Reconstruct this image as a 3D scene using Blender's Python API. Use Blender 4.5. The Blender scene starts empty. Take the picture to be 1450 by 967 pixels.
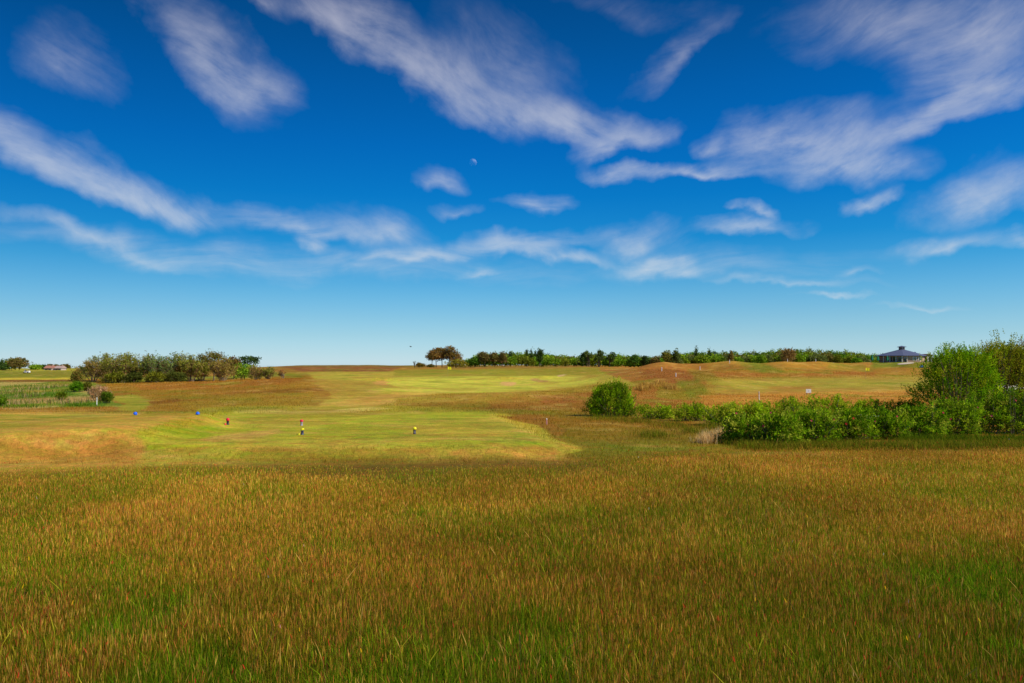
import bpy, math, random
import numpy as np
from mathutils import Vector

rng = np.random.default_rng(11)
random.seed(7)
SC = bpy.context.scene
COL = SC.collection

# ------------------------------------------------------------------ survey geometry
F = 1450 * 28.0 / 36.0
EYE = 3.0
HZ = 522.0
TH = math.atan((HZ - 483.5) / F)
CT, ST = math.cos(TH), math.sin(TH)

def ray(px, py):
    dx = (px - 725.0) / F
    dz = -(py - 483.5) / F
    v = np.array([dx, CT - dz * ST, ST + dz * CT])
    return v

def project(X, Y, Z):
    zc = Z - EYE
    d = Y * CT + zc * ST
    u = -Y * ST + zc * CT
    d = np.where(np.abs(d) < 1e-3, 1e-3, d)
    return 725 + F * X / d, 483.5 - F * u / d, d

def sm(a, b, x):
    t = np.clip((x - a) / (b - a), 0, 1)
    return t * t * (3 - 2 * t)

def _hash(ix, iy, seed):
    h = (ix.astype(np.int64) * 374761393 + iy.astype(np.int64) * 668265263 + seed * 974634777) & 0xFFFFFFFF
    h = ((h ^ (h >> 13)) * 1274126177) & 0xFFFFFFFF
    h = h ^ (h >> 16)
    return (h & 0xFFFFFF) / float(0xFFFFFF)

def vnoise(x, y, seed=0):
    x = np.asarray(x, float); y = np.asarray(y, float)
    ix = np.floor(x); iy = np.floor(y)
    fx = x - ix; fy = y - iy
    fx = fx * fx * (3 - 2 * fx); fy = fy * fy * (3 - 2 * fy)
    a = _hash(ix, iy, seed); b = _hash(ix + 1, iy, seed)
    c = _hash(ix, iy + 1, seed); d = _hash(ix + 1, iy + 1, seed)
    return (a * (1 - fx) + b * fx) * (1 - fy) + (c * (1 - fx) + d * fx) * fy

def fbm(x, y, seed=0, oc=4):
    s = 0; a = 0.5; t = 0
    for i in range(oc):
        s = s + a * vnoise(x * 2 ** i + 17.3 * i, y * 2 ** i - 9.1 * i, seed + i)
        t += a; a *= 0.5
    return s / t

# ------------------------------------------------------------------ terrain height
def wx(px, Y):
    return (px - 725.0) / F * Y

def gauss(X, Y, cx, cy, rx, ry, rot=0.0):
    dx = X - cx; dy = Y - cy
    if rot:
        c, s = math.cos(rot), math.sin(rot)
        dx, dy = dx * c + dy * s, -dx * s + dy * c
    return np.exp(-(dx / rx) ** 2 - (dy / ry) ** 2)

def polyd(X, Y, poly):
    """signed distance: positive inside"""
    X = np.asarray(X, float); Y = np.asarray(Y, float)
    d2 = np.full(X.shape, 1e18); ins = np.zeros(X.shape, bool)
    n = len(poly)
    for i in range(n):
        ax, ay = poly[i]; bx, by = poly[(i + 1) % n]
        ex, ey = bx - ax, by - ay
        L = ex * ex + ey * ey + 1e-12
        t = np.clip(((X - ax) * ex + (Y - ay) * ey) / L, 0, 1)
        d2 = np.minimum(d2, (X - ax - t * ex) ** 2 + (Y - ay - t * ey) ** 2)
        if abs(by - ay) > 1e-12:
            c = ((ay > Y) != (by > Y)) & (X < (bx - ax) * (Y - ay) / (by - ay) + ax)
            ins ^= c
    d = np.sqrt(d2)
    return np.where(ins, d, -d)

TEE_Y = [(-12.6, 28.3), (-1.2, 28.0), (0.9, 30.0), (-0.2, 38.0), (-1.4, 46.5), (-17.5, 46.5), (-16.5, 38.0), (-14.0, 30.0)]
TEE_B = [(-15.6, 39.2), (-15.0, 36.8), (-14.9, 33.0), (-14.9, 30.0), (-17.5, 27.6), (-34, 26.4), (-60, 27), (-60, 40), (-30, 39.6)]

RB_Y = [0, 70, 85, 100, 125, 170, 230, 300, 400, 700, 900, 1500, 6000]
RB_Z = [0, 0, .12, .35, .6, 1.5, 2.9, 3.9, 4.3, 6.1, 5.6, 3.0, 1.0]
LB_Z = [0, 0, .0, .05, .15, .5, .85, 1.3, 2.0, 3.45, 3.0, 1.0, 0.5]

RIDGE_X = [850, 905, 922, 940, 962, 990, 1015, 1035, 1058, 1078, 1098, 1112, 1128, 1142, 1160, 1182, 1205, 1225, 1245, 1265, 1285, 1310, 1400, 1600]
RIDGE_Y = [519, 517.5, 514.5, 512.2, 514.8, 514.8, 512.8, 510.6, 513.2, 514.4, 512.6, 511.6, 512.8, 512.4, 511.6, 513.6, 514.2, 512.8, 513.6, 514.4, 513.2, 513, 511, 510]

def H(X, Y):
    X = np.asarray(X, float); Y = np.asarray(Y, float)
    R = np.sqrt(X * X + Y * Y)
    Ye = np.where(Y > 0, np.maximum(Y, R * 0.72), R * 0.9)
    s = X / np.maximum(Ye, 1.0)
    r = np.interp(Ye, RB_Y, RB_Z); l = np.interp(Ye, RB_Y, LB_Z)
    wl = sm(-0.24, -0.36, s)
    z = r * (1 - wl) + l * wl
    z = z + (fbm(X / 9, Y / 9, 3) - .5) * 0.22 * sm(8, 30, Ye)
    z = z + (fbm(X / 23, Y / 23, 9) - .5) * 0.9 * sm(60, 160, Ye)
    z = z + (fbm(X / 90, Y / 60, 19) - .5) * 1.6 * sm(300, 700, Ye) * sm(2500, 1200, Ye)
    rz = sm(62, 80, Ye) * sm(420, 300, Ye)
    z = z + (fbm(X / 6.5, Y / 8.5, 151) - .5) * .55 * rz * (.35 + .65 * sm(.14, .2, s) + .3 * sm(-.2, -.3, s))
    # centre brown ridge
    z = z + 0.62 * gauss(X, Y, wx(700, 74), 74, 9, 6.5, .10) + 0.35 * gauss(X, Y, wx(800, 78), 80, 9, 6)
    # left brown hill
    z = z + 1.05 * gauss(X, Y, wx(330, 112), 112, 22, 26) + .5 * gauss(X, Y, wx(430, 100), 104, 9, 14)
    # right mound with posts
    z = z + 1.9 * gauss(X, Y, wx(925, 128), 130, 11, 17) + .9 * gauss(X, Y, wx(965, 112), 110, 8, 12)
    # long dune ridge on the right: crest heights surveyed along its line
    for px, yy, h, rx, ry in ((1000, 168, .7, 7, 9), (1062, 176, 1.1, 8, 10), (1130, 172, .8, 9, 9), (1185, 178, .9, 8, 10), (1090, 150, .35, 12, 8), (960, 160, .8, 8, 10)):
        z = z + h * gauss(X, Y, wx(px, yy), yy, rx, ry)
    pp = 725 + F * s
    D0 = 203 + 8 * np.sin(pp / 37.0)
    cz = EYE + (HZ - np.interp(pp, RIDGE_X, RIDGE_Y)) / F * D0
    g = np.exp(-((Ye - D0) / 13.0) ** 2) * sm(850, 930, pp)
    g = np.where(Y > 0, g, 0)
    z = z + (cz - z) * g
    z = z + 1.8 * gauss(X, Y, wx(1280, 330), 330, 26, 30)
    # tees
    dy = polyd(X, Y, TEE_Y); z = np.where(Y < 60, z * (1 - sm(-2.0, .5, dy)) + .33 * sm(-2.2, .3, dy), z)
    db = polyd(X, Y, TEE_B); z = np.where(Y < 60, z * (1 - sm(-2.4, .4, db)) + .80 * sm(-2.6, .15, db), z)
    # bunkers
    for px, py_, yy, h in ((543, 0, 133, .35), (716, 0, 140, .4), (775, 0, 150, .5)):
        z = z + h * gauss(X, Y, wx(px, yy + 4), yy + 4, 3.5, 2.0) - .45 * gauss(X, Y, wx(px, yy), yy, 3.0, 2.4)
    return z

def at(px, py, y0=4.0, y1=1200.0):
    """where the line of sight of a photo point meets the ground"""
    v = ray(px, py)
    ts = np.geomspace(y0, y1, 6000)
    X = v[0] * ts; Y = v[1] * ts; Z = EYE + v[2] * ts
    g = Z - H(X, Y)
    k = np.where(g < 0)[0]
    if len(k) == 0:
        k = [int(np.argmin(g))]
    i = k[0]
    return float(X[i]), float(Y[i]), float(H(X[i:i + 1], Y[i:i + 1])[0])

def gz(x, y):
    return float(H(np.array([x]), np.array([y]))[0])

# ------------------------------------------------------------------ ground colours
MK = 1.52
def lin(c, k=1.0):
    out = []
    for v in c:
        v = v / 255.0
        out.append((v / 12.92 if v <= .04045 else ((v + .055) / 1.055) ** 2.4) * k)
    return np.array(out)

KA = 1.12
PAINT = [
    # polygon, colour, feather, opacity
    ([(-400, 520), (1900, 520), (1900, 512), (-400, 512)], (140, 105, 45), 2, 1),
    ([(400, 515), (600, 515), (600, 519), (400, 519)], (118, 98, 30), 1, 1),
    ([(395, 519), (570, 519), (545, 528), (440, 528)], (128, 76, 40), 1.5, .9),
    ([(380, 527), (600, 526), (600, 532), (380, 533)], (140, 122, 35), 1.5, .9),
    ([(-300, 519), (128, 519), (128, 529), (-300, 528)], (160, 150, 45), 1, 1),
    ([(-300, 527.5), (145, 525), (145, 536), (-300, 537)], (125, 120, 30), 1, 1),
    ([(-300, 535.3), (95, 535), (110, 537), (-300, 539)], (185, 160, 50), .8, 1),
    ([(-300, 539), (110, 538), (140, 542), (-300, 542.5)], (116, 76, 36), .8, 1),
    ([(-300, 543), (135, 541), (150, 562), (-300, 562)], (130, 132, 48), 2, 1),
    ([(-300, 562), (130, 561), (150, 569), (-300, 570)], (150, 100, 56), 1.5, 1),
    ([(-300, 569), (160, 568), (170, 577), (-300, 578)], (112, 125, 35), 1.5, 1),
    ([(-300, 578), (260, 577), (280, 585), (-300, 586)], (150, 110, 40), 1.5, 1),
    ([(150, 562), (185, 559), (212, 565), (214, 574), (195, 582), (165, 580), (175, 572)], (146, 142, 40), 2, .9),
    ([(150, 536), (420, 530), (430, 534), (150, 543)], (118, 118, 26), 1.2, 1),
    ([(150, 545), (400, 534), (440, 540), (482, 556), (440, 580), (220, 580), (216, 566), (190, 556)], (152, 112, 36), 4, 1),
    ([(215, 569), (330, 555), (450, 549), (460, 553), (330, 560), (218, 574)], (122, 78, 26), 1.5, .7),
    # fairway
    ([(436, 528), (600, 526), (760, 524), (860, 527), (905, 534), (905, 545), (850, 547), (720, 566), (620, 566), (540, 580), (436, 586), (470, 560)], (170, 150, 52), 2, 1),
    ([(560, 536), (760, 531), (850, 536), (845, 543), (720, 560), (620, 560), (560, 553), (490, 548)], (184, 174, 62), 3, 1),
    ([(560, 524), (900, 520), (905, 529), (760, 532), (560, 532)], (136, 126, 32), 2, .9),
    ([(430, 536), (540, 540), (560, 548), (470, 556)], (158, 128, 48), 2, .8),
    ([(410, 584), (515, 580), (570, 563), (640, 557), (560, 556), (490, 566), (440, 577)], (194, 154, 66), 2, .9),
    # centre ridge
    ([(540, 578), (600, 568), (640, 558), (720, 557), (850, 546), (900, 556), (880, 592), (690, 586)], (152, 116, 40), 2, 1),
    ([(560, 562), (700, 555), (850, 543), (850, 552), (690, 568), (560, 574)], (158, 134, 44), 3, .6),
    ([(680, 574), (860, 560), (900, 585), (690, 585)], (140, 90, 34), 3, .7),
    ([(250, 560), (400, 556), (472, 562), (430, 577), (260, 579)], (150, 124, 38), 4, .6),
    ([(190, 546), (400, 534), (425, 538), (400, 545), (200, 553)], (158, 94, 38), 3, .5),
    ([(300, 566), (360, 563), (370, 568), (310, 571)], (120, 124, 28), 3, .5),
    ([(600, 559), (720, 556), (760, 558), (700, 566), (610, 567)], (168, 142, 50), 3, .7),  # lit crest of the ridge, its sunlight painted into the ground colour
    ([(760, 562), (845, 556), (845, 566), (770, 572)], (154, 92, 44), 3, .6),
    ([(560, 573), (690, 570), (700, 577), (560, 578)], (126, 112, 30), 2, .6),
    # right side
    ([(850, 512), (1010, 512), (1010, 548), (990, 572), (890, 572), (905, 545), (850, 525)], (158, 106, 42), 2, 1),
    ([(930, 545), (990, 540), (1020, 560), (990, 568), (930, 562)], (140, 126, 34), 2, .8),
    ([(1000, 505), (1340, 505), (1340, 530), (1000, 532)], (162, 116, 40), 2, 1),
    ([(1060, 514), (1085, 517), (1120, 530), (1080, 528)], (128, 122, 30), 2, .8),
    ([(1000, 533), (1340, 529), (1340, 562), (1100, 560), (1000, 556)], (162, 132, 46), 2, 1),
    ([(1010, 540), (1340, 535), (1340, 547), (1010, 552)], (152, 140, 46), 3, .7),
    ([(990, 560), (1120, 556), (1340, 552), (1340, 585), (990, 585)], (186, 130, 52), 3, 1),
    ([(1235, 511), (1340, 511), (1340, 521), (1235, 519)], (120, 120, 30), 1.5, 1),
    ([(905, 524), (950, 519), (985, 530), (990, 545), (925, 547)], (148, 90, 42), 4, .75),
    ([(1015, 510), (1052, 510), (1062, 517), (1008, 519)], (184, 136, 54), 3, .6),
    ([(1045, 513), (1085, 517), (1130, 531), (1095, 534), (1062, 524)], (120, 120, 30), 4, .7),
    ([(958, 540), (985, 538), (1003, 556), (975, 563)], (116, 124, 28), 4, .7),
    ([(1175, 515), (1225, 518), (1222, 525), (1170, 521)], (128, 120, 34), 3, .6),
    ([(1000, 526), (1100, 529), (1240, 526), (1240, 532), (1000, 534)], (158, 96, 40), 2.5, .7),
    ([(1090, 548), (1150, 547), (1150, 550), (1095, 551)], (146, 92, 36), 2, .7),
    ([(975, 524), (1010, 528), (1020, 538), (985, 540)], (122, 116, 32), 4, .6),
    # between tee and hedge
    ([(770, 580), (1060, 580), (1060, 660), (830, 660)], (135, 108, 28), 4, 1),
    ([(800, 640), (1060, 600), (1060, 650), (830, 660)], (122, 112, 26), 6, .7),
    ([(770, 592), (1000, 596), (960, 606), (800, 606)], (150, 102, 32), 4, .6),
    # strip behind the tee
    ([(280, 577), (560, 574), (690, 583), (690, 586), (280, 588)], (160, 142, 44), 2, 1),
    ([(330, 583), (470, 581), (520, 577), (560, 578), (480, 584), (340, 586.5)], (194, 172, 86), 1, .9),
    # blue tee top and bank
    ([(-300, 585), (292, 585), (290, 591), (180, 610), (0, 618), (-300, 622)], (166, 138, 44), 2, 1),
    ([(-300, 584.5), (200, 584), (200, 587), (-300, 589)], (196, 152, 66), 1, .9),
    ([(-300, 590), (150, 588), (150, 592), (-300, 597)], (126, 130, 26), 1.5, .8),
    ([(150, 595), (292, 588), (230, 601), (100, 614), (0, 616), (-300, 620), (-300, 611), (30, 607)], (192, 146, 60), 1.5, .9),
    ([(-300, 617), (0, 616), (180, 609), (215, 632), (240, 650), (240, 668), (-300, 668)], (180, 136, 56), 10, 1),
    # yellow tee
    ([(205, 664), (190, 625), (230, 602), (292, 590), (320, 585), (690, 584), (745, 600), (815, 640), (795, 664)], (168, 162, 40), 3, 1),
    ([(182, 610), (236, 600), (290, 590), (305, 603), (270, 632), (200, 636)], (152, 156, 26), 4, .85),
    ([(248, 588), (288, 588), (304, 599), (280, 603), (236, 602)], (176, 140, 40), 2, .8),
    ([(280, 622), (330, 612), (390, 607), (405, 612), (350, 620), (300, 624)], (194, 150, 76), 3, .8),
    ([(540, 622), (600, 600), (690, 594), (740, 600), (720, 618), (600, 624)], (188, 150, 58), 6, .55),
    ([(190, 664), (190, 636), (480, 630), (800, 632), (830, 664)], (168, 142, 52), 3, .8),
    ([(245, 650), (330, 640), (500, 640), (560, 648), (420, 656)], (140, 142, 30), 4, .6),
    ([(640, 640), (700, 630), (800, 640), (800, 656), (650, 654)], (192, 144, 60), 4, .8),
    ([(692, 585), (745, 600), (815, 638), (796, 641), (730, 612), (690, 590)], (190, 164, 62), 3.5, .85),
    # sand
    ([(704, 543), (712, 540.5), (726, 541), (731, 544.5), (722, 546), (710, 545)], (205, 160, 96), .6, 1),
    ([(788, 532.5), (800, 529.5), (801, 531), (793, 533.5)], (205, 170, 120), .5, .9),
    ([(751, 537), (758, 535.5), (766, 538), (778, 539.5), (766, 541), (752, 539)], (170, 125, 75), .6, .8),
    ([(526, 541.5), (538, 539.5), (551, 541), (545, 545), (532, 544)], (196, 140, 76), .8, .8),
]

def paint(X, Y, Z):
    X = np.asarray(X, float)
    px, py, d = project(X, Y, Z)
    R = np.sqrt(X * X + Y * Y)
    ok = (Y > 3)
    c = np.tile(lin((150, 106, 38), KA), (X.size, 1))
    n1 = fbm(X / 6, Y / 6, 31); n2 = fbm(X / 2.2, Y / 2.2, 41); n3 = fbm(X / 40, Y / 40, 51)
    amp = np.clip(110.0 / np.maximum(R, 20), .25, 3.0)
    wx_ = (vnoise(X / 3, Y / 3, 61) - .5) * 9 * amp + (vnoise(X / .9, Y / .9, 62) - .5) * 4 * amp
    wy_ = (vnoise(X / 3, Y / 3, 63) - .5) * 1.8 * amp
    qx, qy = px + wx_, py + wy_
    for poly, rgb, fe, op in PAINT:
        xs = [p[0] for p in poly]; ys = [p[1] for p in poly]
        m = ok & (qx > min(xs) - fe * 2) & (qx < max(xs) + fe * 2) & (qy > min(ys) - fe * 2) & (qy < max(ys) + fe * 2)
        idx = np.where(m)[0]
        if len(idx) == 0:
            continue
        w = sm(-fe, fe * .6, polyd(qx[idx], qy[idx], poly)) * op
        c[idx] = c[idx] * (1 - w[:, None]) + lin(rgb, KA)[None] * w[:, None]
    # broad natural variety : greener / rustier / straw patches
    gr = lin((112, 122, 28), KA); ru = lin((148, 92, 38), KA); st = lin((196, 158, 84), KA)
    near = sm(22, 28, R)
    w = sm(.56, .74, n1) * .5 * near; c = c * (1 - w[:, None]) + gr * w[:, None]
    w = sm(.46, .28, n1) * .32 * near; c = c * (1 - w[:, None]) + ru * w[:, None]
    w = sm(.58, .75, n2) * .35 * near; c = c * (1 - w[:, None]) + st * w[:, None]
    c *= (0.86 + .28 * n3)[:, None]
    tt = (R > 23) & (R < 56) & ((polyd(X, Y, TEE_Y) > -.6) | (polyd(X, Y, TEE_B) > -.6))
    s1 = fbm(X / 5.5, Y / .9, 141); s2 = fbm(X / 3.5, Y / .6, 143)
    w = np.where(tt, sm(.52, .66, s1), 0) * .38; c = c * (1 - w[:, None]) + lin((200, 160, 70), KA) * w[:, None]
    w = np.where(tt, sm(.54, .68, s2), 0) * .35; c = c * (1 - w[:, None]) + lin((118, 142, 20), KA) * w[:, None]
    w = np.where((R > 23) & (R < 33), sm(.50, .62, fbm(X / 1.1, Y / .7, 145)), 0) * .35; c = c * (1 - w[:, None]) + lin((150, 96, 34), KA) * w[:, None]
    wet = (px < 150) & (py > 541) & (py < 580) & ok & (R > 50)
    w = np.where(wet, sm(.5, .62, fbm(X / 5, Y / 14, 71)), 0) * .7; c = c * (1 - w[:, None]) + lin((78, 118, 30), KA) * w[:, None]
    w = np.where(wet, sm(.54, .66, fbm(X / 4, Y / 12, 73)), 0) * .6; c = c * (1 - w[:, None]) + lin((190, 158, 100), KA) * w[:, None]
    # meadow soil and thatch under the tall grass
    wm = sm(27.5, 24.5, R)
    c = c * (1 - wm[:, None]) + lin((104, 80, 22), KA) * wm[:, None]
    return c

# ------------------------------------------------------------------ mesh helpers
def mesh_np(name, V, faces, mat=None, cols=None, smooth=False):
    """V (n,3); faces: (m,k) int array or list of such arrays"""
    me = bpy.data.meshes.new(name)
    if isinstance(faces, np.ndarray):
        faces = [faces]
    faces = [f for f in faces if len(f)]
    V = np.asarray(V, np.float32)
    me.vertices.add(len(V)); me.vertices.foreach_set('co', V.ravel())
    nl = sum(f.size for f in faces); nf = sum(len(f) for f in faces)
    me.loops.add(nl); me.polygons.add(nf)
    me.loops.foreach_set('vertex_index', np.concatenate([f.ravel() for f in faces]).astype(np.int32))
    starts = []; o = 0
    for f in faces:
        k = f.shape[1]
        starts.append(o + np.arange(len(f)) * k); o += f.size
    me.polygons.foreach_set('loop_start', np.concatenate(starts).astype(np.int32))
    me.update(calc_edges=True)
    if cols is not None:
        a = me.color_attributes.new('col', 'FLOAT_COLOR', 'POINT')
        cc = np.ones((len(V), 4), np.float32); cc[:, :3] = cols
        a.data.foreach_set('color', cc.ravel())
    if smooth:
        me.polygons.foreach_set('use_smooth', np.ones(nf, bool))
    if mat:
        me.materials.append(mat)
    me.validate()
    return me

def link(name, me, parent=None, loc=(0, 0, 0)):
    o = bpy.data.objects.new(name, me)
    COL.objects.link(o)
    o.location = loc
    if parent is not None:
        o.parent = parent
    return o

def tag(o, label, cat, group=None, kind=None):
    if label: o['label'] = label
    if cat: o['category'] = cat
    if group: o['group'] = group
    if kind: o['kind'] = kind
    return o

def empty(name, loc, label=None, cat=None, group=None, rz=0.0):
    o = bpy.data.objects.new(name, None); COL.objects.link(o)
    o.location = loc; o.rotation_euler = (0, 0, rz); o.empty_display_size = .2
    return tag(o, label, cat, group)

class MB:
    """collects boxes, tubes, lathes into one mesh"""
    def __init__(s): s.v = []; s.f = []; s.c = []
    def add(s, vs, fs, col=(1, 1, 1)):
        b = len(s.v); s.v += [tuple(v) for v in vs]; s.f += [tuple(i + b for i in f) for f in fs]; s.c += [col] * len(vs)
    def box(s, a, b, col=(1, 1, 1)):
        x0, y0, z0 = a; x1, y1, z1 = b
        s.add([(x0, y0, z0), (x1, y0, z0), (x1, y1, z0), (x0, y1, z0), (x0, y0, z1), (x1, y0, z1), (x1, y1, z1), (x0, y1, z1)],
              [(0, 3, 2, 1), (4, 5, 6, 7), (0, 1, 5, 4), (1, 2, 6, 5), (2, 3, 7, 6), (3, 0, 4, 7)], col)
    def lathe(s, prof, n=16, c=(0, 0, 0), tilt=None, col=(1, 1, 1)):
        vs = []; fs = []
        for r, z in prof:
            for k in range(n):
                a = 2 * math.pi * k / n
                p = Vector((r * math.cos(a), r * math.sin(a), z))
                if tilt: p = tilt @ p
                vs.append((p.x + c[0], p.y + c[1], p.z + c[2]))
        for i in range(len(prof) - 1):
            for k in range(n):
                fs.append((i * n + k, i * n + (k + 1) % n, (i + 1) * n + (k + 1) % n, (i + 1) * n + k))
        fs.append(tuple(range(n))[::-1]); fs.append(tuple(range((len(prof) - 1) * n, len(prof) * n)))
        s.add(vs, fs, col)
    def tube(s, pts, rads, n=6, col=(1, 1, 1)):
        vs = []; fs = []
        m = len(pts)
        for i, p in enumerate(pts):
            p = Vector(p)
            t = (Vector(pts[min(i + 1, m - 1)]) - Vector(pts[max(i - 1, 0)]))
            if t.length < 1e-9: t = Vector((0, 0, 1))
            t.normalize()
            a = t.cross(Vector((0.31, .95, .05))); a.normalize(); b = t.cross(a)
            for k in range(n):
                w = 2 * math.pi * k / n
                vs.append(p + (a * math.cos(w) + b * math.sin(w)) * rads[i])
        for i in range(m - 1):
            for k in range(n):
                fs.append((i * n + k, i * n + (k + 1) % n, (i + 1) * n + (k + 1) % n, (i + 1) * n + k))
        fs.append(tuple(range(n))[::-1]); fs.append(tuple(range((m - 1) * n, m * n)))
        s.add(vs, fs, col)
    def mesh(s, name, mat, smooth=False):
        me = bpy.data.meshes.new(name); me.from_pydata(s.v, [], s.f)
        a = me.color_attributes.new('col', 'FLOAT_COLOR', 'POINT')
        a.data.foreach_set('color', np.array([(*c, 1) for c in s.c], np.float32).ravel())
        if smooth: me.polygons.foreach_set('use_smooth', [True] * len(me.polygons))
        me.materials.append(mat); me.update(); return me
    def build(s, name, mat, parent=None, smooth=False, loc=(0, 0, 0)):
        return link(name, s.mesh(name, mat, smooth), parent, loc)

# ------------------------------------------------------------------ materials
def newmat(name):
    m = bpy.data.materials.new(name); m.use_nodes = True
    nt = m.node_tree; nt.nodes.clear()
    return m, nt

def N(nt, t, **kw):
    n = nt.nodes.new(t)
    for k, v in kw.items():
        setattr(n, k, v)
    return n

def mat_plain(name, rgb, rough=.6, metal=0.0, spec=.4, var=.12, scale=6.0):
    m, nt = newmat(name)
    out = N(nt, 'ShaderNodeOutputMaterial'); b = N(nt, 'ShaderNodeBsdfPrincipled')
    b.inputs['Roughness'].default_value = rough; b.inputs['Metallic'].default_value = metal
    b.inputs['Specular IOR Level'].default_value = spec
    tc = N(nt, 'ShaderNodeTexCoord'); no = N(nt, 'ShaderNodeTexNoise'); no.inputs['Scale'].default_value = scale
    no.inputs['Detail'].default_value = 5
    mr = N(nt, 'ShaderNodeMapRange'); mr.inputs['From Min'].default_value = .25; mr.inputs['From Max'].default_value = .75
    mr.inputs['To Min'].default_value = 1 - var; mr.inputs['To Max'].default_value = 1 + var
    mx = N(nt, 'ShaderNodeVectorMath', operation='SCALE'); mx.inputs[0].default_value = rgb
    nt.links.new(tc.outputs['Object'], no.inputs['Vector']); nt.links.new(no.outputs['Fac'], mr.inputs['Value'])
    nt.links.new(mr.outputs[0], mx.inputs['Scale']); nt.links.new(mx.outputs[0], b.inputs['Base Color'])
    nt.links.new(b.outputs[0], out.inputs[0])
    return m

def mat_leaf(name, trans=.3, gloss=.0, rough=.5):
    m, nt = newmat(name)
    out = N(nt, 'ShaderNodeOutputMaterial')
    at_ = N(nt, 'ShaderNodeAttribute', attribute_name='col')
    d = N(nt, 'ShaderNodeBsdfDiffuse'); t = N(nt, 'ShaderNodeBsdfTranslucent'); mx = N(nt, 'ShaderNodeMixShader')
    mx.inputs[0].default_value = trans
    nt.links.new(at_.outputs['Color'], d.inputs[0]); nt.links.new(at_.outputs['Color'], t.inputs[0])
    nt.links.new(d.outputs[0], mx.inputs[1]); nt.links.new(t.outputs[0], mx.inputs[2])
    last = mx
    if gloss > 0:
        g = N(nt, 'ShaderNodeBsdfGlossy'); g.inputs['Roughness'].default_value = rough
        m2 = N(nt, 'ShaderNodeMixShader'); m2.inputs[0].default_value = gloss
        nt.links.new(mx.outputs[0], m2.inputs[1]); nt.links.new(g.outputs[0], m2.inputs[2]); last = m2
    nt.links.new(last.outputs[0], out.inputs[0])
    return m

M_GRASS = mat_leaf('grass_blades', .35)
M_LEAF = mat_leaf('leaves', .34)
M_FAR = mat_leaf('far_foliage', .25)
M_BARK = mat_plain('bark', (.13, .095, .065), .9, 0, .2, .35, 9)
M_TWIG = mat_plain('grey_bark', (.22, .17, .12), .9, 0, .2, .35, 9)

def mat_ground():
    m, nt = newmat('ground_turf')
    L = nt.links
    out = N(nt, 'ShaderNodeOutputMaterial'); b = N(nt, 'ShaderNodeBsdfPrincipled')
    b.inputs['Roughness'].default_value = .95; b.inputs['Specular IOR Level'].default_value = .08
    a = N(nt, 'ShaderNodeAttribute', attribute_name='col')
    tc = N(nt, 'ShaderNodeTexCoord')
    def noise(scale, det, ro=.6):
        n = N(nt, 'ShaderNodeTexNoise'); n.inputs['Scale'].default_value = scale; n.inputs['Detail'].default_value = det
        n.inputs['Roughness'].default_value = ro; L.new(tc.outputs['Object'], n.inputs['Vector']); return n
    n1 = noise(5.0, 6, .7); n2 = noise(.9, 5, .65); n3 = noise(.14, 5, .65)
    def rng_(n, lo, hi, f0=.3, f1=.7):
        r = N(nt, 'ShaderNodeMapRange'); r.inputs['From Min'].default_value = f0; r.inputs['From Max'].default_value = f1
        r.inputs['To Min'].default_value = lo; r.inputs['To Max'].default_value = hi; L.new(n.outputs['Fac'], r.inputs['Value']); return r
    r1 = rng_(n1, .72, 1.28); r2 = rng_(n2, .80, 1.2); r3 = rng_(n3, .84, 1.16)
    m1 = N(nt, 'ShaderNodeMath', operation='MULTIPLY'); L.new(r1.outputs[0], m1.inputs[0]); L.new(r2.outputs[0], m1.inputs[1])
    m2 = N(nt, 'ShaderNodeMath', operation='MULTIPLY'); L.new(m1.outputs[0], m2.inputs[0]); L.new(r3.outputs[0], m2.inputs[1])
    # hue drift between greener and drier grass
    nh = noise(1.7, 6, .75); nh.inputs['Distortion'].default_value = .6
    rh = rng_(nh, 0, 1, .42, .6)
    mh = N(nt, 'ShaderNodeMix', data_type='RGBA', blend_type='MIX')
    mh.inputs[6].default_value = (.85, 1.07, .75, 1); mh.inputs[7].default_value = (1.13, .98, 1.1, 1)
    L.new(rh.outputs[0], mh.inputs[0])
    v1 = N(nt, 'ShaderNodeVectorMath', operation='MULTIPLY'); L.new(a.outputs['Color'], v1.inputs[0]); L.new(mh.outputs[2], v1.inputs[1])
    v2 = N(nt, 'ShaderNodeVectorMath', operation='SCALE'); L.new(v1.outputs[0], v2.inputs[0]); L.new(m2.outputs[0], v2.inputs['Scale'])
    L.new(v2.outputs[0], b.inputs['Base Color'])
    nb = noise(7, 6, .7)
    bp = N(nt, 'ShaderNodeBump'); bp.inputs['Strength'].default_value = .8; bp.inputs['Distance'].default_value = .11
    L.new(nb.outputs['Fac'], bp.inputs['Height']); L.new(bp.outputs[0], b.inputs['Normal'])
    L.new(b.outputs[0], out.inputs[0])
    return m
M_GROUND = mat_ground()

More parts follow.
